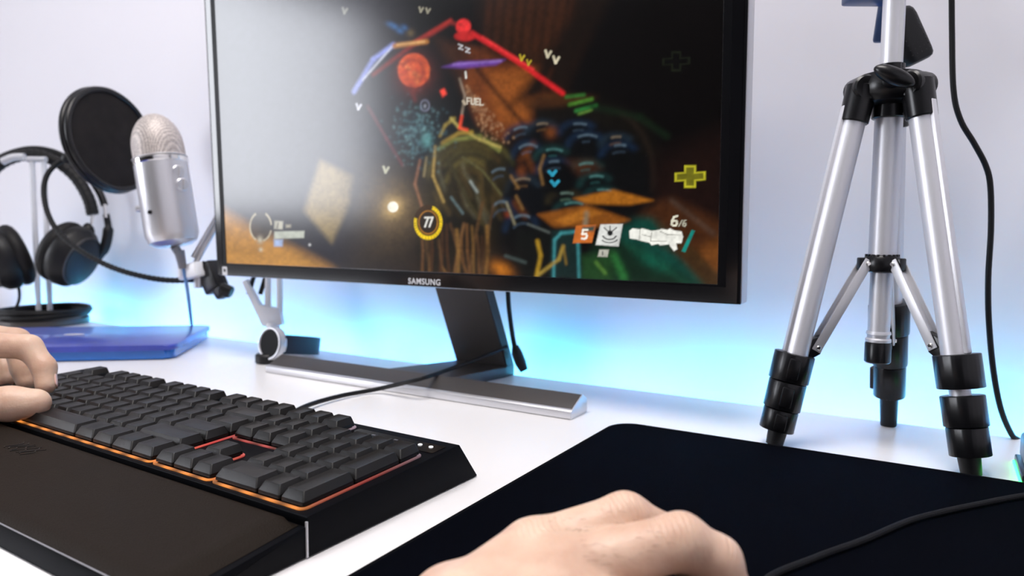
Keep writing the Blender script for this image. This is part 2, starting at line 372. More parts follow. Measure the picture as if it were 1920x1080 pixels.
for a, c in (((985, 285), (1000, 320)), ((1000, 270), (975, 300)), ((965, 380), (985, 405))): line([a, c], 8, '#70390f', 8, .6)
blob(1033, 248, 12, 12, '#8a4a20', .7); blob(978, 322, 10, 14, '#8a4519', .6); blob(952, 402, 6, 5, '#b04a1c', .8); poly([(1085, 330), (1060, 300), (1110, 300), (1130, 316)], '#4a2812', 12, .5)
# foliage-like arm: olive and ochre strokes
poly([(795, 300), (850, 240), (900, 235), (950, 270), (960, 330), (940, 380), (930, 520), (790, 520), (780, 400)], '#15120a', 18, .9)
poly([(800, 310), (818, 268), (860, 248), (912, 254), (946, 288), (952, 330), (930, 400), (800, 400)], '#241e0e', 16, .95)
for k in range(17):
    f = .25+.75*k/16; ring(884+rs.uniform(-4, 4), 345, 88*f, 92*f, rs.uniform(4, 8), rs.choice(['#3d3c1a', '#565022', '#2a2d16', '#473617', '#63572a', '#1d1a0c']), 190+rs.uniform(-12, 30), 320+rs.uniform(-30, 18), .6, 6)
for k in range(26):
    x0, y0 = 812+rs.uniform(0, 125), 300+rs.uniform(0, 90); line([(x0, y0), (x0+rs.uniform(2, 10), y0+rs.uniform(14, 30)), (x0+rs.uniform(8, 26), y0+rs.uniform(34, 60))], rs.uniform(3, 6), rs.choice(['#4a3a1c', '#33290f', '#5f4c26', '#6e6a52', '#231a0a']), 5, .6)
IMG = blur(IMG, 2)
for k, (cx, cy, rx, ry, c) in enumerate(cres):
    ring(cx+2, cy+2, rx*.86, ry*.86, 2.6, ['#6d8494', '#98846a', '#5f9a96', '#7d9a8c'][c], 228+7*(k % 3), 286+9*(k % 4), .75, 3.5)
    ring(cx+3, cy+9, rx*.70, ry*.66, 2.4, ['#4a5f74', '#7d5a34', '#33706e', '#6b8a70'][c], 215+7*(k % 4), 280+7*(k % 3), .5, 4)
for a, c in (((958, 330), (972, 352)), ((968, 368), (980, 392)), ((1012, 318), (1018, 345)), ((1020, 292), (1012, 316))): line([a, c], 5, '#8f6a3a', 4, .6)
for pts, c, wd in (([(822, 280), (850, 262), (900, 256), (936, 282)], '#6f7136', 8), ([(825, 255), (835, 235), (852, 222)], '#8f7a34', 6), ([(846, 222), (860, 238), (900, 262), (938, 276)], '#b3a256', 5),
                   ([(830, 268), (860, 250), (885, 248)], '#94792e', 7), ([(816, 275), (812, 330), (832, 378)], '#b0924e', 5), ([(788, 300), (778, 345), (792, 390)], '#8b5b42', 5), ([(800, 295), (795, 330)], '#97855a', 4),
                   ([(868, 295), (905, 320), (940, 365)], '#5a5634', 4), ([(840, 300), (880, 380), (905, 420)], '#3a341c', 6), ([(905, 380), (890, 450), (880, 520)], '#573d22', 6), ([(870, 420), (850, 520)], '#6b4a2a', 6),
                   ([(925, 385), (900, 520)], '#4b3520', 5), ([(800, 440), (806, 520)], '#6d4d2a', 6), ([(822, 450), (828, 500), (842, 520)], '#7a562f', 5), ([(845, 420), (862, 480), (880, 520)], '#5a3d20', 5),
                   ([(950, 380), (965, 420)], '#8b8468', 4), ([(882, 340), (895, 360)], '#96a09c', 4), ([(846, 370), (868, 400)], '#62777a', 4)):
    line(pts, wd, c, 3.5, .85)
for k in range(14):
    x0 = 790+k*9.5; line([(x0, 425+rs.uniform(-22, 20)), (x0+rs.uniform(-3, 4), 470), (x0+rs.uniform(-4, 9), 525)], rs.uniform(3, 7), rs.choice(['#4a2d16', '#6b4726', '#20160c', '#7d5a2b']), 4, .7)
# dotted smoke and sparkle
blob(785, 248, 60, 64, '#1c2c34', .6)
for k in range(320):
    x0, y0 = rs.gauss(785, 24), rs.gauss(250, 28); blob(x0, y0, 3.4, 3.0, rs.choice(['#4d7480', '#7da7ab', '#33505e', '#5c8d96']), .3)
blob(800, 262, 12, 16, '#6fb7b5', .5)
for k in range(160):
    t = rs.random(); x0, y0 = 875+t*60+rs.uniform(-22, 22)*t*1.4, 165+t*95+rs.uniform(-6, 10); blob(x0, y0, 2.6, 2.6, rs.choice(['#9a7050', '#c79c74', '#6f4728', '#ab8664']), .6)
line([(862, 148), (872, 180), (866, 215)], 4, '#9c8a78', 3, .7)
# orange planes and the lower box
poly([(1075, 372), (1150, 356), (1225, 376), (1180, 384), (1100, 382)], '#9d5e18', 6)
poly([(1008, 402), (1100, 384), (1182, 412), (1150, 425), (1040, 428)], '#7c4614', 7); poly([(1040, 412), (1100, 390), (1130, 400), (1060, 424)], '#a8661f', 6, .8)
poly([(970, 430), (1085, 425), (1090, 520), (960, 520)], '#0a0c0b', 10, .9)
poly([(1035, 432), (1088, 428), (1092, 520), (1030, 520)], '#112423', 6)
for q in ([(1038, 520), (1040, 450), (1052, 437), (1085, 434)], [(1083, 436), (1086, 520)]): line(q, 5, '#3f8f95', 3.5, .8)
line([(1100, 400), (1096, 440)], 9, '#7d7d6a', 6, .6)
line([(1008, 452), (1014, 480), (1006, 518)], 7, '#b08a24', 4, .8); line([(1056, 462), (1048, 486), (1010, 515)], 6, '#a5893a', 4, .8); line([(1056, 462), (1062, 495)], 4, '#8d6f2a', 3, .7)
blob(940, 505, 26, 16, '#c07019', .95, .5); blob(905, 470, 24, 30, '#2b1a0c', .7)
line([(948, 480), (985, 492)], 6, '#43504e', 4, .7); line([(990, 420), (1030, 436)], 3, '#6b736f', 3, .7)
poly([(1090, 480), (1150, 470), (1150, 530), (1090, 530)], '#1c3f1d', 14, .8); line([(1118, 492), (1135, 512)], 6, '#5e8c3a', 5, .7)
# glowing outline, fire ball, bars
line([(700, 140), (770, 88), (845, 42), (868, 50)], 7, '#7a1f1a', 5, .9); line([(775, 80), (845, 38)], 6, '#a52a22', 4, .8)
line([(885, 62), (960, 108), (1055, 175)], 9, '#c81f24', 4); line([(905, 70), (1000, 130)], 4, '#f03a3a', 3, .8)
blob(869, 50, 14, 14, '#e23030', 1, hard=1); blob(872, 68, 20, 9, '#c42222', .9, hard=1); blob(864, 46, 5, 4, '#7d1010', .8); blob(880, 60, 4, 4, '#7d1010', .8)
line([(664, 172), (700, 112), (738, 84)], 8, '#8f9be6', 6, .9); line([(680, 150), (735, 88)], 3, '#e8ecff', 3, .8); line([(740, 86), (800, 78)], 9, '#b0712f', 4, .9); line([(745, 84), (796, 78)], 3, '#e3b878', 3, .8)
for x0, y0 in ((740, 50), (750, 58), (732, 46), (758, 52)): blob(x0, y0, 9, 6, '#2f66a0', .7, .4)
blob(770, 62, 9, 9, '#6d5a33', .6)
poly([(828, 126), (860, 116), (948, 112), (930, 122), (870, 128)], '#6a3f9c', 4, .85); line([(850, 121), (940, 114)], 2.5, '#a686d6', 3, .8)
blob(776, 138, 40, 42, '#7d2418', .75); blob(776, 132, 30, 32, '#d4552a', .95, hard=1)
for k in range(40):
    an = rs.uniform(0, 6.28); rr = rs.uniform(2, 29); blob(776+rr*math.cos(an), 134+rr*math.sin(an), rs.uniform(3, 8), rs.uniform(3, 7), rs.choice(['#a8321c', '#e8713a', '#7d2414', '#f09050', '#c8452a']), .55)
ring(774, 134, 20, 22, 6, '#7a2416', 200, 420, .6, 6); blob(780, 140, 9, 12, '#8a2c18', .6, .5); blob(775, 165, 16, 14, '#8a2a1c', .5); line([(770, 160), (778, 188)], 8, '#6e2018', 6, .5)
line([(690, 200), (725, 260), (755, 310)], 5, '#7d3a44', 5, .5)
poly([(825, 170), (833, 166), (838, 176), (830, 182)], '#ff4a38', 3); line([(866, 218), (862, 240), (876, 244)], 5, '#e5472c', 3)
ring(797, 198, 8, 10, 2, '#8d8fa8', 0, 360, .9); blob(797, 199, 3, 4, '#b5b7c8', .9)
line([(1062, 182), (1095, 178)], 6, '#2f6b2a', 4, .8); line([(1068, 196), (1110, 186)], 6, '#49822a', 4, .8); line([(1080, 208), (1118, 198)], 6, '#2b7a35', 4, .8); line([(1085, 214), (1110, 206)], 3, '#7db04a', 3, .6)
line([(1110, 200), (1200, 220), (1250, 255)], 10, '#0f1f10', 12, .8)
IMG = blur(IMG, 1)
# small hovering marks
for (x0, y0, c, s) in ((1028, 101, '#d8ceb0', 1), (1043, 112, '#d8ceb0', 1), (979, 108, '#b8a32c', .8), (992, 117, '#b8a32c', .7), (647, 20, '#8a8a80', .8), (790, 18, '#99947f', .7), (803, 20, '#99947f', .7), (724, 318, '#c8c8b0', .9), (673, 200, '#dcdce8', .8)):
    line([(x0-5*s, y0-6*s), (x0-1, y0+6*s), (x0+5*s, y0-4*s)], 4.5*s, c, 3, .95)
for x0, y0 in ((864, 88), (877, 94)): line([(x0-4, y0-5), (x0+3, y0-2), (x0-3, y0+3), (x0+4, y0+5)], 2.6, '#c8c8cc', 2.5, .9)
line([(873, 135), (874, 146)], 3.5, '#d8d8d0', 2.5)
blob(737, 388, 60, 62, '#8d7145', .6); blob(737, 388, 22, 22, '#e0b973', .8); blob(737, 388, 10, 10, '#fffbe8', 1, hard=1)
for q in ([(1030, 322), (1036, 328), (1042, 321)], [(1034, 340), (1040, 347), (1047, 340)]): line(q, 6, '#2a93b0', 3)
# letters drawn as strokes
G = {'F': [[(0, 2), (0, 0), (1, 0)], [(0, 1), (.8, 1)]], 'U': [[(0, 0), (0, 1.7), (.3, 2), (.7, 2), (1, 1.7), (1, 0)]], 'E': [[(1, 0), (0, 0), (0, 2), (1, 2)], [(0, 1), (.8, 1)]], 'L': [[(0, 0), (0, 2), (1, 2)]],
     '7': [[(0, 0), (1, 0), (.35, 2)]], '5': [[(1, 0), (.1, 0), (0, .9), (.8, .9), (1, 1.3), (.9, 1.8), (.5, 2), (0, 1.9)]], '6': [[(.9, 0), (.3, .2), (0, 1), (0, 1.7), (.4, 2), (.8, 2), (1, 1.6), (.9, 1.1), (.4, .95), (.05, 1.3)]],
     '/': [[(1, 0), (0, 2)]], '2': [[(0, .3), (.4, 0), (.9, .1), (1, .6), (0, 2), (1, 2)]], '0': [[(.5, 0), (.1, .3), (0, 1), (.1, 1.7), (.5, 2), (.9, 1.7), (1, 1), (.9, .3), (.5, 0)]]}
def word(s, x, y, w_, h, col, wd, gap=.45, sk=0, dy=0, op=1):
    for k, ch in enumerate(s):
        for st in G[ch]: line([(x+(k*(1+gap)+u)*w_+sk*(1-v/2)*h, y+v*h/2+dy*k) for u, v in st], wd, col, 1.8, op)
word('FUEL', 876, 184, 5.6, 11, '#d9cfbd', 2.4, .45, 0, .6); line([(869, 190), (872, 195)], 5, '#c9b9a0', 3)
# round counter
blob(803, 417, 27, 33, '#3a2408', 1, hard=1); ring(803, 417, 24, 29, 6.5, '#f0cc12', 285, 285+275, 1, 1.6, 0, 11)
ring(803, 417, 17.5, 21.5, 2, '#b87a24', 0, 360, .9); blob(803, 417, 15, 19, '#21170f', .9, hard=1); word('77', 795, 408, 6, 17, '#f0eee6', 3.1, .38, .12)
# bottom right read-outs
poly([(1080, 423), (1118, 421), (1110, 455), (1074, 456)], '#c4692a', 2.5); poly([(1092, 425), (1117, 423), (1114, 434), (1090, 436)], '#3a4a44', 4, .7); word('5', 1091, 431, 9, 17, '#f2ede0', 3.6, .3, .1)
poly([(1126, 421), (1168, 420), (1160, 462), (1117, 459)], '#d9dad6', 2.5); blob(1144, 437, 5, 5, '#16181a', 1, hard=1); ring(1143, 439, 13, 10, 2.6, '#1b1d20', 10, 170, 1); ring(1143, 444, 17, 11, 2.2, '#1b1d20', 20, 160, 1)
line([(1133, 427), (1144, 437), (1156, 427)], 2, '#222222', 2); line([(1144, 424), (1144, 437)], 2, '#222222', 2)
poly([(1124, 468), (1142, 468), (1139, 482), (1121, 481)], '#b4b2a6', 2.5); line([(1130, 472), (1130, 478)], 2, '#555555', 2)
poly([(1180, 433), (1186, 428), (1200, 430), (1204, 428), (1222, 433), (1236, 431), (1240, 429), (1252, 431), (1256, 428), (1264, 432), (1278, 434), (1281, 444), (1278, 456), (1268, 456), (1270, 467), (1264, 471), (1257, 462), (1255, 458), (1238, 460), (1234, 457), (1222, 460), (1218, 455), (1204, 452), (1194, 449), (1181, 447)], '#f2f1e8', 2)
for q in ([(1200, 431), (1199, 449)], [(1222, 436), (1220, 452), (1250, 452)], [(1238, 434), (1252, 440), (1276, 441)], [(1204, 440), (1220, 444)]): line(q, 1.4, '#77756b', 1.6, .8)
word('6', 1259, 405, 10, 18, '#e6e2cc', 3.6, .3, .12); word('/6', 1273, 413, 5, 11, '#b9b6a2', 2.2, .5, .1)
poly([(1297, 431), (1303, 433), (1285, 473), (1278, 471)], '#16887c', 2.5)
plus = lambda cx, cy, a, h, t: [(cx-t, cy-h), (cx+t, cy-h), (cx+t, cy-t*.75), (cx+a, cy-t*.9), (cx+a, cy+t*.6), (cx+t, cy+t*.75), (cx+t, cy+h), (cx-t, cy+h), (cx-t, cy+t*.75), (cx-a, cy+t*.9), (cx-a, cy-t*.6), (cx-t, cy-t*.75)]
poly(plus(1294, 331, 29, 21, 11), '#b9b22a', 2.5); poly(plus(1294, 331, 25, 17, 7.5), '#6a6618', 2.5)
poly(plus(1268, 115, 26, 19, 9), '#161a10', 3); poly(plus(1268, 115, 22, 15, 6), '#050404', 3)
# bottom left read-outs: a plain dark oval badge and bars
blob(489, 425, 20, 26, '#2e2620', .9, hard=1); ring(489, 425, 20, 27, 3, '#c8bca0', 20, 80, .9); ring(489, 425, 20, 27, 3, '#c8bca0', 110, 250, .9); ring(489, 425, 20, 27, 3, '#c8bca0', 290, 350, .9); blob(488, 450, 7, 9, '#c7bda6', .9); blob(489, 468, 5, 5, '#c7bda6', .9)
poly([(515, 414), (531, 415), (530, 430), (514, 429)], '#b9b5a5', 3); line([(522, 418), (520, 427)], 2, '#5a5244', 2); poly([(536, 421), (546, 421), (546, 427), (536, 427)], '#a8a08c', 3, .7)
poly([(515, 434), (571, 433), (570, 446), (514, 448)], '#b9bdb0', 3); poly([(514, 449), (531, 449), (530, 462), (514, 462)], '#9fb2d8', 4); blob(581, 459, 3, 3, '#e8e8e8', .9)
# overall grain
nz = vnoise(PX, PYY, 5, 1)*.5+vnoise(PX, PYY, 13, 2)*.5; IMG *= (.72+.56*nz)[..., None]
IMG = np.clip(IMG, 0, 1.2)
verts = (o3+GU[..., None]*np.array([1., 0, 0])+GV[..., None]*up3+np.array(MN)*.0002).reshape(-1, 3)-np.array(mo.location)
ii = np.arange(NX*NZ).reshape(NZ, NX); quads = np.stack([ii[:-1, :-1], ii[:-1, 1:], ii[1:, 1:], ii[1:, :-1]], -1).reshape(-1, 4)
me = bpy.data.meshes.new('screen'); me.vertices.add(len(verts)); me.vertices.foreach_set('co', verts.ravel())
me.loops.add(len(quads)*4); me.polygons.add(len(quads)); me.loops.foreach_set('vertex_index', quads.ravel().astype(np.int32))
me.polygons.foreach_set('loop_start', np.arange(0, len(quads)*4, 4, dtype=np.int32)); me.update(calc_edges=True)
ca = me.color_attributes.new('picture', 'FLOAT_COLOR', 'POINT'); ca.data.foreach_set('color', np.concatenate([IMG.reshape(-1, 3), np.ones((NX*NZ, 1))], 1).ravel().astype(np.float32))
sm = mat('screen_panel', (.002, .002, .002), .17, spec=.5); nt = sm.node_tree; at = nt.nodes.new('ShaderNodeAttribute'); at.attribute_name = 'picture'
nt.links.new(at.outputs['Color'], nt.nodes['Principled BSDF'].inputs['Emission Color']); nt.nodes['Principled BSDF'].inputs['Emission Strength'].default_value = 1.0
me.materials.append(sm); so = bpy.data.objects.new('screen', me); COL.objects.link(so); so.parent = mo; so['label'] = 'lit screen with a dark brown game scene'
# logo and sticker
lu = .2505+.1225-.0; 
def on_bezel(cu, cv): return lambda x, y, z: mon(cu+x, cv+y, .0013+z)
def uv_of(px, py):
    p = Py(px, py, MY); q = p-Vector((MX0, MY, MZ0)); return q.x, q.z
u_, v_ = uv_of(797, 528.5)
obj('brand_lettering', text_mesh('SAMSUNG', .0088, on_bezel(u_, v_), .0004, .00012, 1.12, .98), M['label'], mo, smooth=False)
u_, v_ = uv_of(423.5, 508)
st = obj('sticker', B().prism(rpoly(-.0045, -.0055, .0045, .0055, .001, 3), lambda x, y, z: mon(u_+x, v_+y, .0012+z), 0, .0003), M['label'], mo, label='small pale sticker')
obj('printed_mark', B().box(mon(u_, v_+.001, .0017), (.0045, .0003, .004)), M['emb'], st)
# stand: leaning plate, foot plate, front bar
XB = -.455
b = B()   # side profile (y,z) swept along x: column leans back to the rear, then turns into the foot plate
def col_f(xl0, xr0, xl1, xr1, p0, p1, th):
    (y0, z0), (y1, z1) = p0, p1
    return [[Vector((xl0, y0, z0)), Vector((xr0, y0, z0)), Vector((xr0, y0+th, z0+.001)), Vector((xl0, y0+th, z0+.001))],
            [Vector((xl1, y1, z1)), Vector((xr1, y1, z1)), Vector((xr1, y1+th, z1)), Vector((xl1, y1+th, z1))]]
b.rings(col_f(-.489, -.422, -.489, -.418, (.626, .150), (.690, .0125), .0165))
bmesh.ops.bevel(b.bm, geom=list(b.bm.edges), offset=.0008, segments=2, affect='EDGES')
obj('stand_column', b, M['gun'], mo)
b = B()
b.prism([(-.489, .7065), (-.418, .7065), (-.418, .688), (-.436, .590), (-.530, .590), (-.489, .688)], lambda u, v, w_: Vector((u, v, w_)), .0, .0125, bev=.0008)
obj('foot_plate', b, M['gun'], mo)
b = B().prism([(.5605, 0), (.5605, .0070), (.5630, .0085), (.5840, .0185), (.5930, .0130), (.5935, 0)], lambda u, v, w_: Vector((w_, u, v)), -.668, -.2735, bev=.0006)
obj('base_bar', b, M['gun'], mo)
b = B().prism([(.5598, .0006), (.5598, .0074), (.5635, .0092), (.5635, .0006)], lambda u, v, w_: Vector((w_, u, v)), -.6682, -.2733, bev=.0004)
b.prism([(.5605, 0.0002), (.5605, .0070), (.5630, .0085), (.5840, .0187), (.5932, .0132), (.5937, 0.0002)], lambda u, v, w_: Vector((w_, u, v)), -.2738, -.2728, bev=.0003)
obj('base_trim', b, M['silver'], mo, label='bright silver front lip of the base bar')
obj('stand_neck', B().box((XB, .634, .165), (.09, .02, .06), bev=.003), M['gun'], mo)
# power cable behind the monitor
pc = thing('power_cable', Py(985, 694, .703), 'black power cable dropping behind the monitor stand to the desk', 'cable')
obj('cord', B().tube(crom([Py(950, 480, .665), Py(953, 560, .676), Py(957, 600, .686), Py(963, 640, .693), Py(967, 655, .695)], 6), .0026), M['cable'], pc)
obj('plug', B().tube([Py(966, 648, .695), Py(969, 662, .696), Py(976, 680, .697), Py(983, 695, .698)], [.0035, .0062, .0065, .0045]), M['black'], pc)

# ---------------------------------------------------------------- keyboard
KR = -.0306; KO = Vector((-.266, .2471, 0))
kb = thing('keyboard', KO, 'full size black gaming keyboard with amber underglow and padded wrist rest', 'keyboard'); kb.rotation_euler = (0, 0, KR); ORG[kb.name] = Vector()
KZ0, KS = .0218, .0404
def kz(v): return KZ0+KS*v
obj('case', B().prism([(0, .0005), (0, .0218), (.0012, .0219), (.1271, .0269), (.1475, .0005)], lambda u, v, w_: Vector((w_, u, v)), -.462, 0, bev=.0007), M['kbbody'], kb, smooth=False)
obj('rear_foot', B().box((-.02, .115, .0003), (.02, .01, .0006)), M['black'], kb)
UN = .0187
X_NUM = -.0083-4*UN; X_NAV = X_NUM-.0030-3*UN; X_MAIN = X_NAV-.0030-15*UN; V0 = .0045
_kc = {}
def key_mesh(wu, hu):
    if (wu, hu) in _kc: return _kc[(wu, hu)]
    W, H = wu*UN-.0012, hu*UN-.0012; rg = []
    for z, sx, yf, yb, r in ((0, 0, 0, 0, .0012), (.0020, .0001, .0001, .0001, .0012), (.0060, .0022, .0024, .0006, .0014), (.0064, .0026, .0029, .0009, .0015)):
        rg.append([Vector((x_, y_, z+(KS*y_) + (.0004 if z > .006 else 0)*(abs(x_)/(W/2))**2)) for x_, y_ in rpoly(-W/2+sx, -H/2+yf, W/2-sx, H/2-yb, r*.75, 5)])
    ins = [(p-Vector((0, 0, .0003)))*1 for p in rg[-1]]
    cx = sum((p for p in ins), Vector())/len(ins)
    rg.append([Vector((cx.x+(p.x-cx.x)*.6, cx.y+(p.y-cx.y)*.75, cx.z+(p.z-cx.z)*.75-.0003)) for p in ins])
    b = B(); b.rings(rg); bmesh.ops.recalc_face_normals(b.bm, faces=b.bm.faces)
    me = bpy.data.meshes.new('keycap'); b.bm.to_mesh(me); b.bm.free(); me.shade_smooth(); me.set_sharp_from_angle(angle=math.radians(21)); me.materials.append(M['key'])
    _kc[(wu, hu)] = me; return me
def key(xu, row, wu=1, hu=1, zone=0, vo=0):
    x0 = (X_MAIN, X_NAV, X_NUM)[zone]+xu*UN; v = V0+row*UN+vo
    o = bpy.data.objects.new('keycap', key_mesh(wu, hu)); COL.objects.link(o); o.parent = kb
    vc = v+hu*UN/2; o.location = (x0+wu*UN/2, vc, kz(vc)+.0013)
for xs in ([(0, 1.25), (1.25, 1.25), (2.5, 1.25), (3.75, 6.25), (10, 1.25), (11.25, 1.25), (12.5, 1.25), (13.75, 1.25)],):
    for x_, w_ in xs: key(x_, 0, w_)
key(0, 1, 2.25); [key(2.25+i, 1) for i in range(10)]; key(12.25, 1, 2.75)
key(0, 2, 1.75); [key(1.75+i, 2) for i in range(11)]; key(12.75, 2, 2.25)
key(0, 3, 1.5); [key(1.5+i, 3) for i in range(12)]; key(13.5, 3, 1.5)
[key(i, 4) for i in range(13)]; key(13, 4, 2)
FO = .0035
key(0, 5, vo=FO)
for g0 in (2, 6.5, 11): [key(g0+i, 5, vo=FO) for i in range(4)]
[key(i, 5, zone=1, vo=FO) for i in range(3)]; [key(i, 4, zone=1) for i in range(3)]; [key(i, 3, zone=1) for i in range(3)]; key(1, 1, zone=1); [key(i, 0, zone=1) for i in range(3)]
key(0, 0, 2, zone=2); key(2, 0, zone=2); [key(i, 1, zone=2) for i in range(3)]; [key(i, 2, zone=2) for i in range(3)]; [key(i, 3, zone=2) for i in range(3)]; [key(i, 4, zone=2) for i in range(4)]
key(3, 0, 1, 2, zone=2); key(3, 2, 1, 2, zone=2)
# underglow strips: glowing outline around every key block
gm = mat('underglow', (.05, .03, .02), .4, emis=(1, .3, .05), estr=1.0); nt = gm.node_tree; bs = nt.nodes['Principled BSDF']
tc = nt.nodes.new('ShaderNodeTexCoord'); sp = nt.nodes.new('ShaderNodeSeparateXYZ'); nt.links.new(tc.outputs['Object'], sp.inputs[0])
mr = nt.nodes.new('ShaderNodeMapRange'); mr.inputs[1].default_value = 0; mr.inputs[2].default_value = .1; nt.links.new(sp.outputs['Y'], mr.inputs[0])
cr = nt.nodes.new('ShaderNodeValToRGB'); el = cr.color_ramp.elements
el[0].position = 0; el[0].color = (.95, .33, .03, 1); el[1].position = .12; el[1].color = (.75, .17, .09, 1)
e = el.new(.45); e.color = (.55, .05, .05, 1); e = el.new(.62); e.color = (.42, .06, .06, 1); e = el.new(1); e.color = (.30, .22, .28, 1)
nt.links.new(mr.outputs[0], cr.inputs[0])
wv = nt.nodes.new('ShaderNodeMath'); wv.operation = 'MULTIPLY'; wv.inputs[1].default_value = 2*PI/UN; nt.links.new(sp.outputs['X'], wv.inputs[0])
sn = nt.nodes.new('ShaderNodeMath'); sn.operation = 'SINE'; nt.links.new(wv.outputs[0], sn.inputs[0])
pw = nt.nodes.new('ShaderNodeMapRange'); pw.inputs[1].default_value = -1; pw.inputs[2].default_value = 1; pw.inputs[3].default_value = .25; pw.inputs[4].default_value = 1.05; nt.links.new(sn.outputs[0], pw.inputs[0])
nt.links.new(cr.outputs[0], bs.inputs['Emission Color']); nt.links.new(pw.outputs[0], bs.inputs['Emission Strength'])
def glow(x0, v0, x1, v1):
    b = B(); o_ = rpoly(x0-.0014, v0-.0017, x1+.0014, v1+.0014, .0045, 4); i_ = rpoly(x0+.0006, v0+.0002, x1-.0006, v1-.0006, .003, 4)
    frame_mesh(b, o_, i_, lambda u, v, c: Vector((u, v, kz(v)+c)), -.0008, .0007); obj('light_strip', b, gm, kb, smooth=False)
glow(X_MAIN, V0, X_MAIN+15*UN, V0+5*UN); glow(X_MAIN, V0+5*UN+FO+.0022, X_MAIN+15*UN, V0+6*UN+FO)
glow(X_NAV, V0, X_NAV+3*UN, V0+UN); glow(X_NAV+UN, V0+UN+.003, X_NAV+2*UN, V0+2*UN); glow(X_NAV, V0+3*UN, X_NAV+3*UN, V0+5*UN); glow(X_NAV, V0+5*UN+FO+.0022, X_NAV+3*UN, V0+6*UN+FO)
glow(X_NUM, V0, X_NUM+4*UN, V0+5*UN)
# indicator panel over the number pad
pn = obj('indicator_panel', B().prism(rpoly(X_NUM+.002, .1045, -.0045, .1185, .001, 3), lambda u, v, w_: Vector((u, v, kz(v)+w_)), -.0002, .0004), M['gloss'], kb)
for x_ in (-.0215, -.0125):
    obj('indicator_light', B().torus((x_, .1130, kz(.1130)+.0006), Matrix.Identity(3), .0011, .00045, 20, 6), mat('indicator_white', (.7, .7, .7), .5, emis=(.8, .8, .85), estr=.8), pn)
for x_ in (-.062, -.052, -.042, -.032):
    obj('indicator_light', B().box((x_, .1125, kz(.1125)+.0005), (.003, .0014, .0003)), mat('indicator_dim', (.12, .12, .14), .5, bump=.01), pn)
# wrist rest
b = B().prism([(-.0005, .0005), (-.0005, .0170), (-.0725, .0092), (-.0795, .0010), (-.079, .0005)], lambda u, v, w_: Vector((w_, u, v)), -.4615, -.0005, bev=.0008)
wr = obj('wrist_rest', b, M['kbbody'], kb)
b = B(); rg = []
N = 26
for k in range(N+1):
    v = -.0020-.0725*k/N; base = .0170+(.0092-.0170)*(-v-.0005)/.072
    t = k/N; edge = min(t, 1-t)*N/2.5; h = .0058*min(1, max(0, edge))**.45*(1-.25*t)
    row = []
    for q in range(60):
        s = q/59; uu = -.4585+(.4585-.0045)*s; ed = min(s, 1-s)*454/7
        row.append(Vector((uu, v, base+.0003+h*min(1, max(0, ed))**.45)))
    rg.append(row)
vs = [[b.bm.verts.new(p) for p in r] for r in rg]
for i in range(N):
    for j in range(59): b.bm.faces.new((vs[i][j], vs[i][j+1], vs[i+1][j+1], vs[i+1][j]))
obj('cushion', b, M['leather'], wr, sharp=180, label='padded brown-black leatherette cushion')
obj('metal_edge', B().tube([Vector((-.459, -.0748, .0092)), Vector((-.003, -.0748, .0092))], .0004, 8), M['plug'], wr, label='thin shiny line along the front')
obj('silver_seam', B().box((-.0004, -.0004, .0100), (.0012, .0010, .0185)), M['lightmetal'], kb, label='narrow silver strip at the joint')
b = B(); cx, cy = -.248, -.0225
def zc(v): return .0170+(.0092-.0170)*(-v-.0005)/.072+.0058*(1-.25*(-v-.002)/.0725)+.0004
random.seed(9)
for k in range(7):
    pts = []; x0 = cx-.014+k*.0045; ph = random.random()*6
    for j in range(8):
        vv = cy-.006+.0016*j+.001*math.sin(ph+j); pts.append(Vector((x0+.002*math.sin(j*1.1+ph)+.0008*j, vv, zc(vv))))
    b.tube(crom(pts, 4), .00045, 6)
obj('embossed_mark', b, M['emb'], wr, label='embossed dark mark on the cushion')
# keyboard cable (world points turned into the keyboard's own frame)
KI = (Matrix.Translation(KO) @ Matrix.Rotation(KR, 4, 'Z')).inverted()
pts = [KI @ p for p in crom([Pz(508, 795, .012), Pz(535, 781, .008), Pz(580, 759, .005), Pz(640, 742, .004), Pz(700, 731, .004), Pz(745, 721, .0125), Pz(790, 710, .0215), Py(832, 696, .600), Py(874, 681, .630), Py(915, 665, .655), Py(950, 650, .680)], 8)]
obj('cable', B().tube(pts, .0022, 10), M['cable'], kb)

# ---------------------------------------------------------------- mouse pad, mouse, mouse cable
mp = thing('mouse_pad', (.2, .27, 0), 'large black cloth mouse pad with rounded corners under the right hand', 'mouse pad')
PX0, PX1, PY0, PY1 = -.231, .62, -.04, .5655
obj('surface', B().prism(rpoly(PX0+.0015, PY0+.0015, PX1-.0015, PY1-.0015, .020, 8), lambda u, v, w_: Vector((u, v, w_)), .0004, .0040, bev=.0004), M['pad'], mp)
ep = rpoly(PX0+.0012, PY0+.0012, PX1-.0012, PY1-.0012, .020, 8); pts = []
for i in range(len(ep)):
    a, c = Vector((*ep[i], .0028)), Vector((*ep[(i+1) % len(ep)], .0028)); n = max(1, int((c-a).length/.01))
    pts += [a.lerp(c, k/n) for k in range(n)]
obj('stitched_edge', B().tube(pts, .0017, 8, closed=True), M['stitch'], mp)

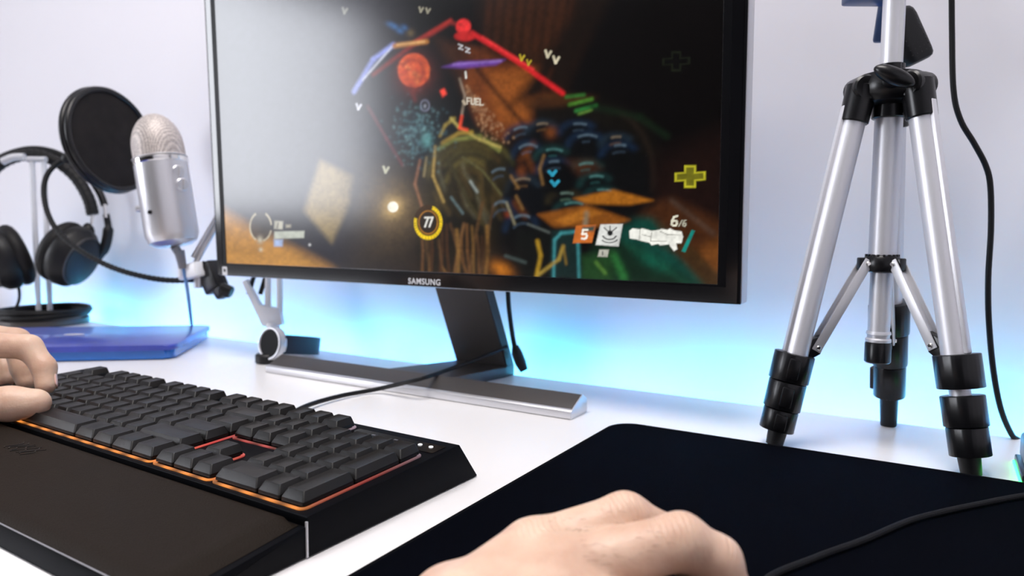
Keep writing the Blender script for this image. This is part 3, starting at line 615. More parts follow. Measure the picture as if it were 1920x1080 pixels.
HD = Vector((.858, .513, 0)); HL = Vector((-.513, .858, 0))      # direction the right hand points, and its thumb side
MC = Vector((-.103, .245, .004))
ms = thing('mouse', MC, 'black mouse held under the right hand on the black pad', 'mouse')
Hm = Matrix((HD, HL, Vector((0, 0, 1)))).transposed()
b = B(); rg = []
for z, s in ((0, .93), (.003, 1), (.012, .98), (.020, .90), (.027, .74), (.0315, .50), (.0330, .20)):
    row = []
    for k in range(40):
        a = 2*PI*k/40; ca, sa = math.cos(a), math.sin(a); e = .8
        lx = .058*math.copysign(abs(ca)**e, ca)*s; ly = (.031-.004*ca*ca)*math.copysign(abs(sa)**e, sa)*s
        row.append(MC+Hm @ Vector((lx-(.010*z/.033), ly, z*(1-.25*max(0, lx/.058)))))
    rg.append(row)
b.rings(rg); obj('shell', b, M['black'], ms, sharp=60)
obj('wheel', B().cyl(MC+Hm @ Vector((.036, -.0035, .0215)), MC+Hm @ Vector((.036, .0035, .0215)), .0075, bev=.001), M['shiny'], ms)
c0 = MC+Hm @ Vector((.056, 0, .008))
pts = crom([c0, Vector((-.0500, .296, .0066)), Pz(1432, 1092, .0062), Pz(1530, 1045, .0062), Pz(1620, 1012, .0062), Pz(1700, 978, .0062), Pz(1760, 961, .0062), Pz(1830, 946, .0062), Pz(1920, 929, .0062), Pz(2040, 915, .0062), Pz(2200, 930, .0062)], 8)
obj('cable', B().tube(pts, .0017, 10), M['braid'], ms, label='braided black mouse cable')

# ---------------------------------------------------------------- hands
def sdf_mesh(prims, h, k=.006):
    """prims: (a, b, ra, rb[, flat]) round cones blended smoothly; surface nets."""
    P0 = np.array([p[0] for p in prims]+[p[1] for p in prims]); rm = max(max(p[2], p[3]) for p in prims)+.006
    lo = P0.min(0)-rm; hi = P0.max(0)+rm; n = np.ceil((hi-lo)/h).astype(int)+1
    X, Y, Z = np.meshgrid(*[lo[i]+np.arange(n[i])*h for i in range(3)], indexing='ij')
    D = np.full(X.shape, .02)
    for p in prims:
        a, b, ra, rb = np.array(p[0]), np.array(p[1]), p[2], p[3]; kk = p[4] if len(p) > 4 else k
        r = max(ra, rb)+.022; l_ = np.minimum(a, b)-r; h_ = np.maximum(a, b)+r
        i0 = np.clip(((l_-lo)/h).astype(int), 0, n); i1 = np.clip(((h_-lo)/h).astype(int)+1, 0, n)
        sl = tuple(slice(i0[i], i1[i]) for i in range(3)); x, y, z = X[sl]-a[0], Y[sl]-a[1], Z[sl]-a[2]
        e = b-a; ee = max(e@e, 1e-12); t = np.clip((x*e[0]+y*e[1]+z*e[2])/ee, 0, 1)
        d = np.sqrt((x-e[0]*t)**2+(y-e[1]*t)**2+(z-e[2]*t)**2)-(ra+(rb-ra)*t)
        o = D[sl]; hh = np.clip(.5+.5*(o-d)/kk, 0, 1); D[sl] = o*(1-hh)+d*hh-kk*hh*(1-hh)
    ins = D < 0; c = np.zeros(tuple(n-1), int); acc = np.zeros((*(n-1), 3)); cnt = np.zeros(tuple(n-1))
    off = [(i, j, k_) for i in (0, 1) for j in (0, 1) for k_ in (0, 1)]
    sub = lambda A, o: A[o[0]:n[0]-1+o[0], o[1]:n[1]-1+o[1], o[2]:n[2]-1+o[2]]
    for ax in range(3):
        for o in off:
            if o[ax]: continue
            o2 = list(o); o2[ax] = 1; d0, d1 = sub(D, o), sub(D, o2); m = (d0 < 0) != (d1 < 0)
            t = np.where(m, d0/(d0-d1+1e-15), 0)
            for q in range(3): acc[..., q] += m*((t if q == ax else 0)+o[q])
            cnt += m
    act = cnt > 0; idx = np.full(act.shape, -1); idx[act] = np.arange(act.sum()); g = np.argwhere(act)
    V = lo+(g+acc[act]/cnt[act][:, None])*h; F = []
    for ax in range(3):
        a1, a2 = (ax+1) % 3, (ax+2) % 3; s0 = [slice(None)]*3; s1 = [slice(None)]*3; s0[ax] = slice(0, -1); s1[ax] = slice(1, None)
        ch = ins[tuple(s0)] != ins[tuple(s1)]
        for e in np.argwhere(ch):
            if e[a1] < 1 or e[a2] < 1 or e[a1] >= n[a1]-1 or e[a2] >= n[a2]-1: continue
            q = []
            for da, db in ((0, 0), (-1, 0), (-1, -1), (0, -1)):
                w_ = e.copy(); w_[a1] += da; w_[a2] += db; q.append(idx[tuple(w_)])
            if min(q) < 0: continue
            F.append(q if ins[tuple(e)] else q[::-1])
    return V, F
skin = mat('skin', (.62, .40, .30), .42, spec=.4, sss=.25, bump=0)
nt = skin.node_tree; bs = nt.nodes['Principled BSDF']; tc = nt.nodes['Texture Coordinate']
n1 = nt.nodes.new('ShaderNodeTexNoise'); n1.inputs['Scale'].default_value = 45; n1.inputs['Detail'].default_value = 6; nt.links.new(tc.outputs['Object'], n1.inputs['Vector'])
r1 = nt.nodes.new('ShaderNodeValToRGB'); r1.color_ramp.elements[0].position = .35; r1.color_ramp.elements[1].position = .68
r1.color_ramp.elements[0].color = (.53, .335, .245, 1); r1.color_ramp.elements[1].color = (.68, .49, .375, 1); nt.links.new(n1.outputs['Fac'], r1.inputs[0]); nt.links.new(r1.outputs[0], bs.inputs['Base Color'])
vo = nt.nodes.new('ShaderNodeTexVoronoi'); vo.inputs['Scale'].default_value = 700; nt.links.new(tc.outputs['Object'], vo.inputs['Vector'])
n2 = nt.nodes.new('ShaderNodeTexNoise'); n2.inputs['Scale'].default_value = 120; n2.inputs['Detail'].default_value = 5; nt.links.new(tc.outputs['Object'], n2.inputs['Vector'])
ad = nt.nodes.new('ShaderNodeMath'); ad.operation = 'MULTIPLY_ADD'; ad.inputs[1].default_value = .25; nt.links.new(vo.outputs['Distance'], ad.inputs[0]); nt.links.new(n2.outputs['Fac'], ad.inputs[2])
bu = nt.nodes.new('ShaderNodeBump'); bu.inputs['Strength'].default_value = .35; bu.inputs['Distance'].default_value = .0008; nt.links.new(ad.outputs[0], bu.inputs['Height']); nt.links.new(bu.outputs[0], bs.inputs['Normal'])
def creases(m, pts, strength=.5):
    # fold lines of the skin across the finger joints, held near the given joints
    nt = m.node_tree; bs = nt.nodes['Principled BSDF']; prev = bs.inputs['Normal'].links[0].from_node; ge = nt.nodes.new('ShaderNodeNewGeometry'); tot = None
    for p, d, rad in pts:
        vd = nt.nodes.new('ShaderNodeVectorMath'); vd.operation = 'DISTANCE'; nt.links.new(ge.outputs['Position'], vd.inputs[0]); vd.inputs[1].default_value = p
        mk = nt.nodes.new('ShaderNodeMapRange'); mk.inputs[1].default_value = rad; mk.inputs[2].default_value = rad*.45; nt.links.new(vd.outputs['Value'], mk.inputs[0])
        dt = nt.nodes.new('ShaderNodeVectorMath'); dt.operation = 'DOT_PRODUCT'; nt.links.new(ge.outputs['Position'], dt.inputs[0]); dt.inputs[1].default_value = d
        nz_ = nt.nodes.new('ShaderNodeTexNoise'); nz_.inputs['Scale'].default_value = 160; nt.links.new(ge.outputs['Position'], nz_.inputs['Vector'])
        ph_ = nt.nodes.new('ShaderNodeMath'); ph_.operation = 'MULTIPLY_ADD'; nt.links.new(dt.outputs['Value'], ph_.inputs[0]); ph_.inputs[1].default_value = 2*PI/.0024
        n3 = nt.nodes.new('ShaderNodeMath'); n3.operation = 'MULTIPLY'; nt.links.new(nz_.outputs['Fac'], n3.inputs[0]); n3.inputs[1].default_value = 7; nt.links.new(n3.outputs[0], ph_.inputs[2])
        si = nt.nodes.new('ShaderNodeMath'); si.operation = 'SINE'; nt.links.new(ph_.outputs[0], si.inputs[0])
        ab_ = nt.nodes.new('ShaderNodeMath'); ab_.operation = 'POWER'; sh = nt.nodes.new('ShaderNodeMath'); sh.operation = 'MULTIPLY_ADD'; sh.inputs[1].default_value = .5; sh.inputs[2].default_value = .5; nt.links.new(si.outputs[0], sh.inputs[0]); nt.links.new(sh.outputs[0], ab_.inputs[0]); ab_.inputs[1].default_value = 4
        ml = nt.nodes.new('ShaderNodeMath'); ml.operation = 'MULTIPLY'; nt.links.new(ab_.outputs[0], ml.inputs[0]); nt.links.new(mk.outputs[0], ml.inputs[1])
        if tot is None: tot = ml
        else:
            a_ = nt.nodes.new('ShaderNodeMath'); a_.operation = 'ADD'; nt.links.new(tot.outputs[0], a_.inputs[0]); nt.links.new(ml.outputs[0], a_.inputs[1]); tot = a_
    b2 = nt.nodes.new('ShaderNodeBump'); b2.invert = True; b2.inputs['Strength'].default_value = strength; b2.inputs['Distance'].default_value = .0006
    nt.links.new(tot.outputs[0], b2.inputs['Height']); nt.links.new(prev.outputs[0], b2.inputs['Normal']); nt.links.new(b2.outputs[0], bs.inputs['Normal'])
def hand(name, prims, h, label, k=.006):
    V, F = sdf_mesh(prims, h, k); c = Vector(prims[0][0]); me = bpy.data.meshes.new(name)
    me.from_pydata([tuple(v-np.array(c)) for v in V], [], F); me.update(); me.shade_smooth(); me.materials.append(skin)
    o = bpy.data.objects.new(name, me); COL.objects.link(o); o.location = c; ORG[o.name] = c
    sm_ = o.modifiers.new('smooth', 'SMOOTH'); sm_.factor = .5; sm_.iterations = 6
    return tag(o, label, 'hand')
def finger(pts, rs, kk=.004):
    out = []
    for i in range(len(pts)-1): out.append((tuple(pts[i]), tuple(pts[i+1]), rs[i], rs[i+1], kk))
    return out
def nail(parent, tip, direc, nrm, w_=.011, l=.012, r=.0085):
    """curved fingernail plate lying on the back of the finger tip"""
    d = Vector(direc).normalized(); nn = Vector(nrm); nn = (nn-d*nn.dot(d)).normalized(); s = d.cross(nn); b = B(); rows = []
    for i in range(7):
        t = i/6; ww = w_/2*(math.sqrt(max(0, 1-(2*t-1)**4*.55))); row = []
        for j in range(9):
            a = (j/8-.5)*2*math.asin(min(1, ww/r)); row.append(Vector(tip)+d*(t-.75)*l+s*math.sin(a)*r+nn*math.cos(a)*(r+.0001-.0012*max(0, t-.7)))
        rows.append(row)
    vs = [[b.bm.verts.new(p) for p in r_] for r_ in rows]
    for i in range(6):
        for j in range(8): b.bm.faces.new((vs[i][j], vs[i][j+1], vs[i+1][j+1], vs[i+1][j]))
    o = obj('fingernail', b, M['nail'], parent, sharp=180); m_ = o.modifiers.new('solid', 'SOLIDIFY'); m_.thickness = .0005; return o
# right hand: points along HD, palm over the mouse
wr_ = P(772, 1290, .226)
idx_ = [P(1000, 1036, .285), P(1172, 972, .292), P(1258, 1012, .296), P(1306, 1070, .292)]
mid_ = [P(1052, 1074, .268), P(1276, 1014, .270), P(1345, 1050, .272), P(1370, 1104, .270)]
rin_ = [P(1052, 1128, .252), P(1225, 1172, .246), P(1290, 1215, .246), P(1322, 1275, .247)]
pin_ = [P(1024, 1196, .238), P(1140, 1262, .230), P(1195, 1310, .230), P(1230, 1360, .232)]
thb_ = [P(850, 1150, .268), P(930, 1110, .292), P(1030, 1070, .312), P(1105, 1065, .318)]
pr = []
elb = wr_+Vector((-.12, -.18, .022))
lat = (idx_[0]-pin_[0]).normalized()
for s_ in (-.011, .011): pr.append((tuple(wr_+lat*s_), tuple(elb+lat*s_*1.3+Vector((0, 0, .006))), .0185, .030, .012))
for f_, r_, s_ in ((idx_, .0135, .012), (mid_, .0140, .004), (rin_, .0135, -.005), (pin_, .0120, -.012)): pr.append((tuple(wr_+lat*s_), tuple(f_[0]), .0180, r_, .010))
pr += finger(idx_, [.0122, .0102, .0090, .0076]); pr += finger(mid_, [.0125, .0101, .0089, .0077]); pr += finger(rin_, [.0118, .0098, .0088, .0076]); pr += finger(pin_, [.0104, .0086, .0078, .0068]); pr += finger([wr_+lat*.014]+thb_, [.017, .017, .0132, .0110, .0092], .006)
rh = hand('hand', pr, .0014, 'person\'s bare right hand resting on the mouse over the black pad', .006)
sk2 = skin.copy(); sk2.name = 'skin_creased'; rh.data.materials[0] = sk2
creases(sk2, [(f_[1]+Vector((0, 0, .008)), (f_[1]-f_[0]).normalized(), .017) for f_ in (idx_, mid_)]+[(mid_[2]+Vector((.004, 0, .008)), (mid_[2]-mid_[1]).normalized(), .009), (idx_[0]+Vector((0, 0, .012)), (idx_[1]-idx_[0]).normalized(), .016)], .45)
rs3 = random.Random(5); hb3 = B(); o3_ = Vector(rh.location)
cand = [(o3_+v.co, v.normal.copy()) for v in rh.data.vertices]
def near(p, a, c):
    e = c-a; t = (p-a).dot(e)/e.dot(e); return (.15 < t < .9) and (p-a-e*t).length < .0145
sel = [(p, n) for p, n in cand if n.z > .35 and (near(p, mid_[0], mid_[1]) or near(p, idx_[0], idx_[1]) or (near(p, wr_, mid_[0]) and rs3.random() < .15))]
for p, n in rs3.sample(sel, min(150, len(sel))):
    d = (HD*.9-n*.05+Vector((rs3.uniform(-.3, .3), rs3.uniform(-.3, .3), 0))).normalized(); l_ = rs3.uniform(.003, .006)
    hb3.tube([p-n*.0008, p+n*.0004+d*l_*.5, p+n*.0003+d*l_], [.00006, .00005, .00002], 4)
ho = obj('hand_hair', hb3, mat('fine_hair', (.12, .07, .04), .6, bump=.01), rh, smooth=False); ho['kind'] = 'stuff'; ho['label'] = 'fine brown hairs on the back of the hand'
for f_ in (idx_, mid_, rin_, pin_):
    d = f_[3]-f_[2]; sd = (f_[1]-f_[0]).cross(Vector((0, 0, 1))); nail(rh, f_[3], d, HD*.85+Vector((0, 0, .55)), .0112, .012, .0079)
nail(rh, thb_[3], thb_[3]-thb_[2], HL+Vector((0, 0, .6)), .013, .014, .0095)
# left hand on the keys
lw = Vector((-.735, .150, .058))
li = [Vector((-.662, .238, .078)), P(54, 651, .565), P(83, 689, .562), P(86, 722, .558)]
lm = [Vector((-.680, .262, .080)), P(30, 640, .605), P(45, 690, .600), P(50, 715, .597)]
lr = [Vector((-.700, .278, .076)), P(-15, 645, .635), P(8, 690, .630), P(12, 712, .625)]
lp = [Vector((-.715, .285, .068)), P(-75, 660, .660), P(-50, 700, .655), P(-45, 712, .650)]
lt = [Vector((-.690, .190, .052)), P(-80, 758, .520), P(20, 757, .528), P(66, 756, .532)]
pr = [(tuple(lw), tuple(lw+Vector((-.06, -.21, -.005))), .026, .034, .012)]
for f_, r_ in ((li, .0140), (lm, .0145), (lr, .0140), (lp, .0120)): pr.append((tuple(lw), tuple(f_[0]), .020, r_, .012))
pr += finger(li, [.0118, .0095, .0084, .0076]); pr += finger(lm, [.0125, .0108, .0096, .0080]); pr += finger(lr, [.0120, .0104, .0092, .0078]); pr += finger(lp, [.0105, .0090, .0080, .0070]); pr += finger([lw]+lt, [.018, .0155, .0128, .0120, .0108], .006)
lh = hand('hand', pr, .0017, 'person\'s bare left hand with curled fingers on the left end of the keyboard', .005)
nail(lh, lt[3], lt[3]-lt[2], -_F*.9+Vector((0, 0, .7)), .012, .013, .0092)
for f_ in (li, lm, lr): nail(lh, f_[3], f_[3]-f_[2], HD+_F*.7, .0105, .012, .0080)

# ---------------------------------------------------------------- tripod
TC = Vector((-.0375, .617, 0))
tp = thing('tripod', TC, 'small silver camera tripod with black leg locks standing behind the mouse pad', 'tripod')
def tz(z): return TC+Vector((0, 0, z))
cc = B().cyl(tz(.090), tz(.352), .0078, seg=24); cc.cyl(tz(.150), tz(.262), .0098, seg=28); cc.box(tz(.315)+Vector((.0055, -.0050, 0)), (.003, .003, .07))
obj('centre_column', cc, M['alu'], tp)
b = B().lathe([(.0074, 0), (.0092, .001), (.0092, .003), (.0080, .004), (.0080, .006), (.0090, .007), (.0085, .009)], tz(.082), seg=28); obj('column_ring', b, M['alu'], tp)
obj('column_cap', B().lathe([(.0085, 0), (.0094, .001), (.0094, .0150), (.0085, .0165)], tz(.0665), seg=28), M['shiny'], tp)
b = B().lathe([(.012, .2625), (.0200, .265), (.0232, .270), (.0238, .278), (.0210, .2855), (.0095, .2885), (.0095, .293)], TC, seg=40); b.cyl(tz(.2530), tz(.2640), .0122, seg=28, bev=.0008); hub = obj('hub', b, M['shiny'], tp)
def toward(az, r, z): return TC+Vector((math.cos(az)*r, math.sin(az)*r, z))
feet = [Vector((-.1045, .5785, 0)), Vector((.0262, .5760, 0)), Vector((-.0310, .6930, 0))]
tops = []
for k, ft in enumerate(feet):
    az = math.atan2(ft.y-TC.y, ft.x-TC.x); top = toward(az, .0215, .2745); tops.append(top); ax = (ft-top); L = ax.length; A = ax.normalized()
    outw = Vector((math.cos(az), math.sin(az), 0)); sd = A.cross(outw).normalized(); ot = sd.cross(A).normalized()
    if ot.dot(outw) < 0: ot = -ot
    mt = Matrix((sd, ot, A)).transposed()
    at_ = lambda f, o1=0, o2=0: top+A*(L*f)+ot*o1+sd*o2
    fr_ = (.735, .815, .895, .955) if k == 0 else ((.700, .790, .880, .950) if k == 1 else (.60, .70, .80, .90))
    gap = .012 if k == 1 else 0
    b = B().cyl(at_(.05), at_(fr_[0]+.01), .0087, seg=24)
    b.box(at_((.05+fr_[0])/2, .0085), (.0055, .005, L*(fr_[0]-.05)), mt, bev=.001)
    lg = obj('leg', b, M['alu'], tp)
    b = B().cyl(at_(-.01), at_(.090), .0112, .0106, seg=28, bev=.0008); b.cyl(top-sd*.0105, top+sd*.0105, .0098, seg=24, bev=.0015)
    obj('leg_sleeve', b, M['shiny'], lg)
    if k == 1: obj('inner_tube', B().cyl(at_(fr_[0]+.05), at_(fr_[1]+.04), .0068, seg=20), M['alu'], lg)
    for q in range(3):
        f0, f1 = fr_[q]+(gap if q == 1 else 0), fr_[q+1]-(.002 if q < 2 else 0)-(gap*.3 if q == 0 else 0); r_ = .0138-.0010*q; fm = (f0+f1)/2; hl = L*(f1-f0)
        b = B()
        b.prism([(r_*math.cos(2*PI*j/28)*1.05, r_*math.sin(2*PI*j/28)+(.0025 if math.sin(2*PI*j/28) > .2 else 0)) for j in range(28)], lambda u, v, w_: at_(fm)+mt @ Vector((u, v, w_)), -hl/2, hl/2, bev=.0008)
        lk = obj('lock_collar', b, M['shiny'], lg)
        sgn = -1 if k == 2 else 1
        dirl = (ot*.35+(sd if sd.x > 0 else -sd)*sgn).normalized()
        b = B().box(at_(fm)+dirl*(r_*1.08), (.005, .0085, hl*.72), Matrix((dirl, A.cross(dirl), A)).transposed(), bev=.0012)
        obj('lock_lever', b, M['shiny'], lk)
    obj('foot', B().lathe([(.0064, 0), (.0066, .002), (.0072, L*(1-fr_[3])*.8), (.0072, L*(1-fr_[3])+.002)], at_(fr_[3]-.008)+A*(L*(1-fr_[3])+.0015), Matrix((sd, ot, -A)).transposed() , seg=24), M['black'], lg)
    # strut pair from the collar to the leg
    att = at_(.705 if k != 1 else .675, -.013); sp_ = toward(az, .013, .1435)
    b = B()
    ds = (att-sp_); Ls = ds.length; As = ds.normalized(); ns = As.cross(sd).normalized(); ms_ = Matrix((sd, ns, As)).transposed()
    for sg in (-1, 1):
        b.box((att+sp_)/2+sd*sg*.0048, (.0014, .0072, Ls+.006), ms_, bev=.0006); 
    b.box((att+sp_)/2-ns*.0*1, (.0090, .0012, Ls*.86), ms_, bev=.0003)
    st_ = obj('strut', b, M['lightmetal'], tp)
    b = B()
    for pt in (att, sp_): b.cyl(pt-sd*.0068, pt+sd*.0068, .0017, seg=14, bev=.0004)
    obj('rivet', b, M['chrome'], st_)
    obj('strut_bracket', B().prism([(-.006, -.011), (.006, -.003), (.006, .012), (-.003, .004)], lambda u, v, w_: att+ot*u*1.2+A*v*1.2+sd*w_, -.0036, .0036, bev=.0006), M['shiny'], lg)
b = B().lathe([(.0090, 0), (.0125, .001), (.0135, .004), (.0135, .010), (.0115, .013), (.0090, .0135)], tz(.1365), seg=30)
for k in range(18): a = 2*PI*k/18; b.box(tz(.1480)+Vector((math.cos(a)*.0112, math.sin(a)*.0112, 0)), (.0016, .0016, .005), Matrix.Rotation(a, 3, 'Z'))
for ft in feet:
    az = math.atan2(ft.y-TC.y, ft.x-TC.x); b.box(toward(az, .0135, .1430), (.009, .0070, .010), Matrix.Rotation(az, 3, 'Z'), bev=.001)
obj('strut_collar', b, M['shiny'], tp)
# clamp knob in front of the hub (two-winged) and pan handle
kp = TC+Vector((.003, -.0265, .278)); kd = Vector((.22, -.97, .08)).normalized(); km = basis(kd)
b = B().cyl(kp-kd*.008, kp+kd*.004, .0062, seg=24, bev=.001)
wx = Vector((.80, .18, -.42)).normalized()
b.sph(kp+kd*.005, (.0150, .0062, .0058), basis(kd, None) if False else Matrix((wx, kd.cross(wx).normalized(), kd)).transposed(), 28, 16)
obj('clamp_knob', b, M['shiny'], hub)
b = B().box(TC+Vector((.018, .004, .279)), (.014, .022, .013), Matrix.Rotation(.3, 3, 'Z'), bev=.004); b.box(TC+Vector((-.018, -.004, .277)), (.012, .02, .013), Matrix.Rotation(-.3, 3, 'Z'), bev=.004)
obj('hub_lug', b, M['shiny'], hub)
# head
b = B().lathe([(.0085, 0), (.014, .004), (.014, .020), (.011, .024)], tz(.352), seg=28); b.box(tz(.384), (.05, .032, .018), bev=.003); hd_ = obj('head', b, M['black'], tp)
b = B().box(P(1630, -3, .560), (.036, .020, .0075), Matrix.Rotation(YAW, 3, 'Z'), bev=.002); obj('head_plate', b, M['dkblue'], tp)
g0, g1 = P(1684, 34, .585), P(1719, 107, .585); gd = (g1-g0).normalized()
b = B().tube([tz(.366)+Vector((0, .006, 0)), P(1655, -12, .578), g0], .0045, 14); b.box(P(1652, 40, .583), (.008, .006, .034), Matrix.Rotation(.10, 3, 'Y'), bev=.002)
ph = obj('pan_handle', b, M['dkblue'], tp)
sx_ = gd.cross(_F).normalized(); mg = Matrix((sx_, gd.cross(sx_), gd)).transposed()
b = B(); b.rings([[(g0+g1)/2+mg @ Vector((u*k_, v*k_, z)) for u, v in rpoly(-.0135, -.0090, .0135, .0090, .0085, 8)] for z, k_ in ((-.0240, .62), (-.0225, .84), (-.0195, .97), (-.0150, 1.02), (.0150, .97), (.0190, .93), (.0212, .82), (.0222, .62))]); gr = obj('handle_grip', b, M['black'], ph, label='dark grip with dotted surface')
b = B()
for i in range(5):
    for j in range(9):
        p = (g0+g1)/2+mg @ Vector((-.008+i*.004, 0, -.018+j*.0042)); b.sph(p-_F*.0084, .0006, None, 8, 6)
obj('grip_dots', b, M['emb'], gr)

# ---------------------------------------------------------------- hanging cable on the right, small device with green glow
pts = [Py(x_, y_, .690) for x_, y_ in ((1783, -300), (1784, -100), (1785, 60), (1788, 170), (1801, 225), (1826, 268), (1848, 310), (1857, 350), (1858, 430), (1853, 520), (1854, 600), (1862, 690), (1876, 765))]+[Py(1897, 815, .700), Vector((.066, .712, -.008)), Vector((.070, .7195, -.05)), Vector((.070, .7195, -.3))]
o = obj('hanging_cable', B().tube(crom(pts, 8), .0022, 12), M['cable'], loc=Py(1885, 790, .695)); tag(o, 'thin black cable hanging down the wall right of the tripod', 'cable')
dv = thing('charging_dock', (.088, .600, 0), 'small dark blue device with green light at the right edge behind the pad', 'device')
obj('case', B().box((.0895, .600, .0155), (.066, .052, .020), bev=.004, seg=3), M['dkblue'], dv)
obj('base', B().box((.0890, .600, .0042), (.070, .056, .0050), bev=.001), M['shiny'], dv)
obj('glow_ring', B().box((.0890, .600, .0010), (.072, .058, .0018), bev=.0004), mat('green_glow', (.05, .4, .1), .4, emis=(.02, 1, .12), estr=7, bump=.001), dv, label='green glowing rim')

# ---------------------------------------------------------------- laptop
le = Vector((.757, .654, 0)); ls = Vector((-.654, .757, 0)); LC = Vector((-.829, .5525, 0))
def lap(u, v, z): return LC-le*u+ls*v+Vector((0, 0, z))
LWD, LDP = .345, .198
lt_ = thing('laptop', lap(LWD/2, LDP/2, 0), 'closed glossy blue laptop lying flat behind the keyboard', 'laptop')
lf = lambda u, v, w_: lap(u, v, w_)
obj('base', B().prism(rpoly(.003, .003, LWD-.003, LDP-.003, .012, 6), lf, .0015, .0125, bev=.002, seg=3), M['bluedge'], lt_, label='brighter blue base with rounded edge')
obj('lid', B().prism(rpoly(0, 0, LWD, LDP, .014, 6), lf, .0125, .0195, bev=.002, seg=3), M['blue'], lt_)
b = B(); lc = Pz(139, 627, .0200); b.prism([(.013*math.cos(a*PI/12), .0042*math.sin(a*PI/12)) for a in range(24)], lambda u, v, w_: lc+le*u+ls*v+Vector((0, 0, w_)), -.0004, .0004); obj('lid_badge', b, M['label'], lt_, label='small silver oval badge')
fz = lap(.22, .0005, .0085); obj('front_strip', B().box(fz, (.055, .003, .0022), Matrix.Rotation(math.atan2(le.y, le.x), 3, 'Z'), bev=.0006), M['lightmetal'], lt_)
for u in (.03, LWD-.03):
    for v in (.03, LDP-.03): obj('rubber_foot', B().cyl(lap(u, v, 0), lap(u, v, .002), .006), M['black'], lt_)

# ---------------------------------------------------------------- headphone stand, headphones, coiled cable
T0 = 1.25
hs0 = P(84, 600, T0); hs0.z = 0
Ra = Vector((_R.x, _R.y, 0)).normalized(); Fa = Vector((_F.x, _F.y, 0)).normalized()
def hp(a, z, d=0): return hs0+Ra*a+Fa*d+Vector((0, 0, z))
stn = thing('headphone_stand', hs0, 'clear headphone stand with two upright rods on a dark round base', 'stand')
obj('base', B().lathe([(.066, 0), (.068, .002), (.068, .010), (.065, .012)], hs0, seg=48), M['gun'], stn)
ztop = P(60, 300, T0).z
for a in (-.010, .010): obj('rod', B().cyl(hp(a, .012), hp(a, ztop), .0042, seg=20), M['clear'], stn)
obj('top_rest', B().tube(crom([hp(-.052, ztop-.006, -.012), hp(-.034, ztop+.001, -.012), hp(-.016, ztop+.002, -.010)], 6), .0062, 14).cyl(hp(-.018, ztop-.001), hp(.014, ztop-.001), .0050), M['clear'], stn)
co = B()
for k in range(5):
    rr = .067+.003*(k % 2); zz_ = .016+.0045*k*.6; pts = [hs0+Vector((math.cos(a)*(rr+.002*math.sin(3*a+k)), math.sin(a)*(rr+.002*math.cos(2*a+k)), zz_+.0015*math.sin(a*2+k))) for a in [2*PI*j/48 for j in range(48)]]
    co.tube(pts, .0027, 8, closed=True)
cz_ = thing('headphones', hp(0, .02), 'black over-ear headphones hanging on the clear stand at the left', 'headphones')
def hq(px, py, dt=0): return P(px, py, T0+dt)
cushion_pts = [(-42, 385), (-25, 335), (8, 303), (55, 290), (100, 300), (140, 330), (165, 370), (174, 402)]
b = B().tube(crom([hq(x_, y_, -.004) for x_, y_ in cushion_pts], 8), .0098, 16); hb = obj('headband', b, M['cushion'], cz_, label='padded headband')
b = B()
path = crom([hq(x_, y_, -.004) for x_, y_ in cushion_pts], 8)
for k in range(2, len(path)-1, 2):
    t_ = (path[k+1]-path[k-1]).normalized(); b.torus(path[k], basis(t_), .0097, .0009, 20, 6)
obj('padding_ribs', b, M['cushion'], hb)
b = B().tube(crom([hq(x_, y_, .012) for x_, y_ in ((-48, 400), (-40, 345), (-5, 300), (55, 280), (112, 290), (160, 325), (186, 360), (196, 385))], 8), .0060, 14); obj('band_arch', b, M['black'], cz_)
for (x0, y0, x1, y1) in ((174, 402, 172, 425), (196, 383, 198, 408)): obj('slider', B().tube([hq(x0, y0), hq(x1, y1)], .0026, 10), M['chrome'], cz_)
obj('yoke', B().tube(crom([hq(199, 402, .01), hq(203, 430, .01), hq(196, 465, .01), hq(178, 490, .012)], 6), [.0055]*6+[.0085]*8+[.007]*5, 14), M['black'], cz_)
for (x0, y0, x1, y1) in ((-42, 385, -46, 415), (-48, 398, -54, 420)): obj('slider', B().tube([hq(x0, y0), hq(x1, y1)], .0026, 10), M['chrome'], cz_)
obj('yoke', B().tube(crom([hq(-55, 412, .01), hq(-58, 440, .01), hq(-50, 470, .01), hq(-30, 492, .008)], 6), [.0055]*6+[.0085]*8+[.007]*5, 14), M['black'], cz_)
def cup(c, ax, name_l, R1=.048, dt=0):
    """ear cup: padded ring in front, shell behind along ax"""
    ax = Vector(ax).normalized(); m_ = basis(ax); c = Vector(c)
    b = B().lathe([(R1*.55, -.004), (R1*.95, -.002), (R1*1.02, .006), (R1*.98, .020), (R1*.80, .030), (R1*.78, .034), (R1*.5, .040), (.001, .041)], c, m_, 40, 1, 1.12)
    e_ = obj('ear_cup', b, M['black'], cz_)
    pdm = B().torus(c-ax*.010, m_, R1*.74, .0135, 44, 14, 1, 1.12); pdm.lathe([(.001, -.004), (R1*.7, -.003), (R1*.7, 0)], c-ax*.004, m_, 32, 1, 1.12)
    obj('ear_pad', pdm, M['cushion'], e_)
    obj('cup_ring', B().torus(c+ax*.031, m_, R1*.80, .0016, 40, 8, 1, 1.12), M['gun'], e_)
cup(hq(126, 476, -.02), Ra*.80-Fa*.12+Vector((0, 0, -.36)), 'r')
cup(hq(18, 482, -.02), -Ra*.62-Fa*.62+Vector((0, 0, -.30)), 'l')
obj('yoke_joint', B().sph(hq(165, 435), (.012, .010, .016)), M['black'], cz_)
obj('cord', B().tube(crom([hq(30, 522, -.02), hq(36, 545, -.02), hq(35, 565, -.03), hq(24, 585, -.045), hq(5, 600, -.05), hq(-20, 604, -.03)], 6), .0024, 10), M['cable'], cz_)
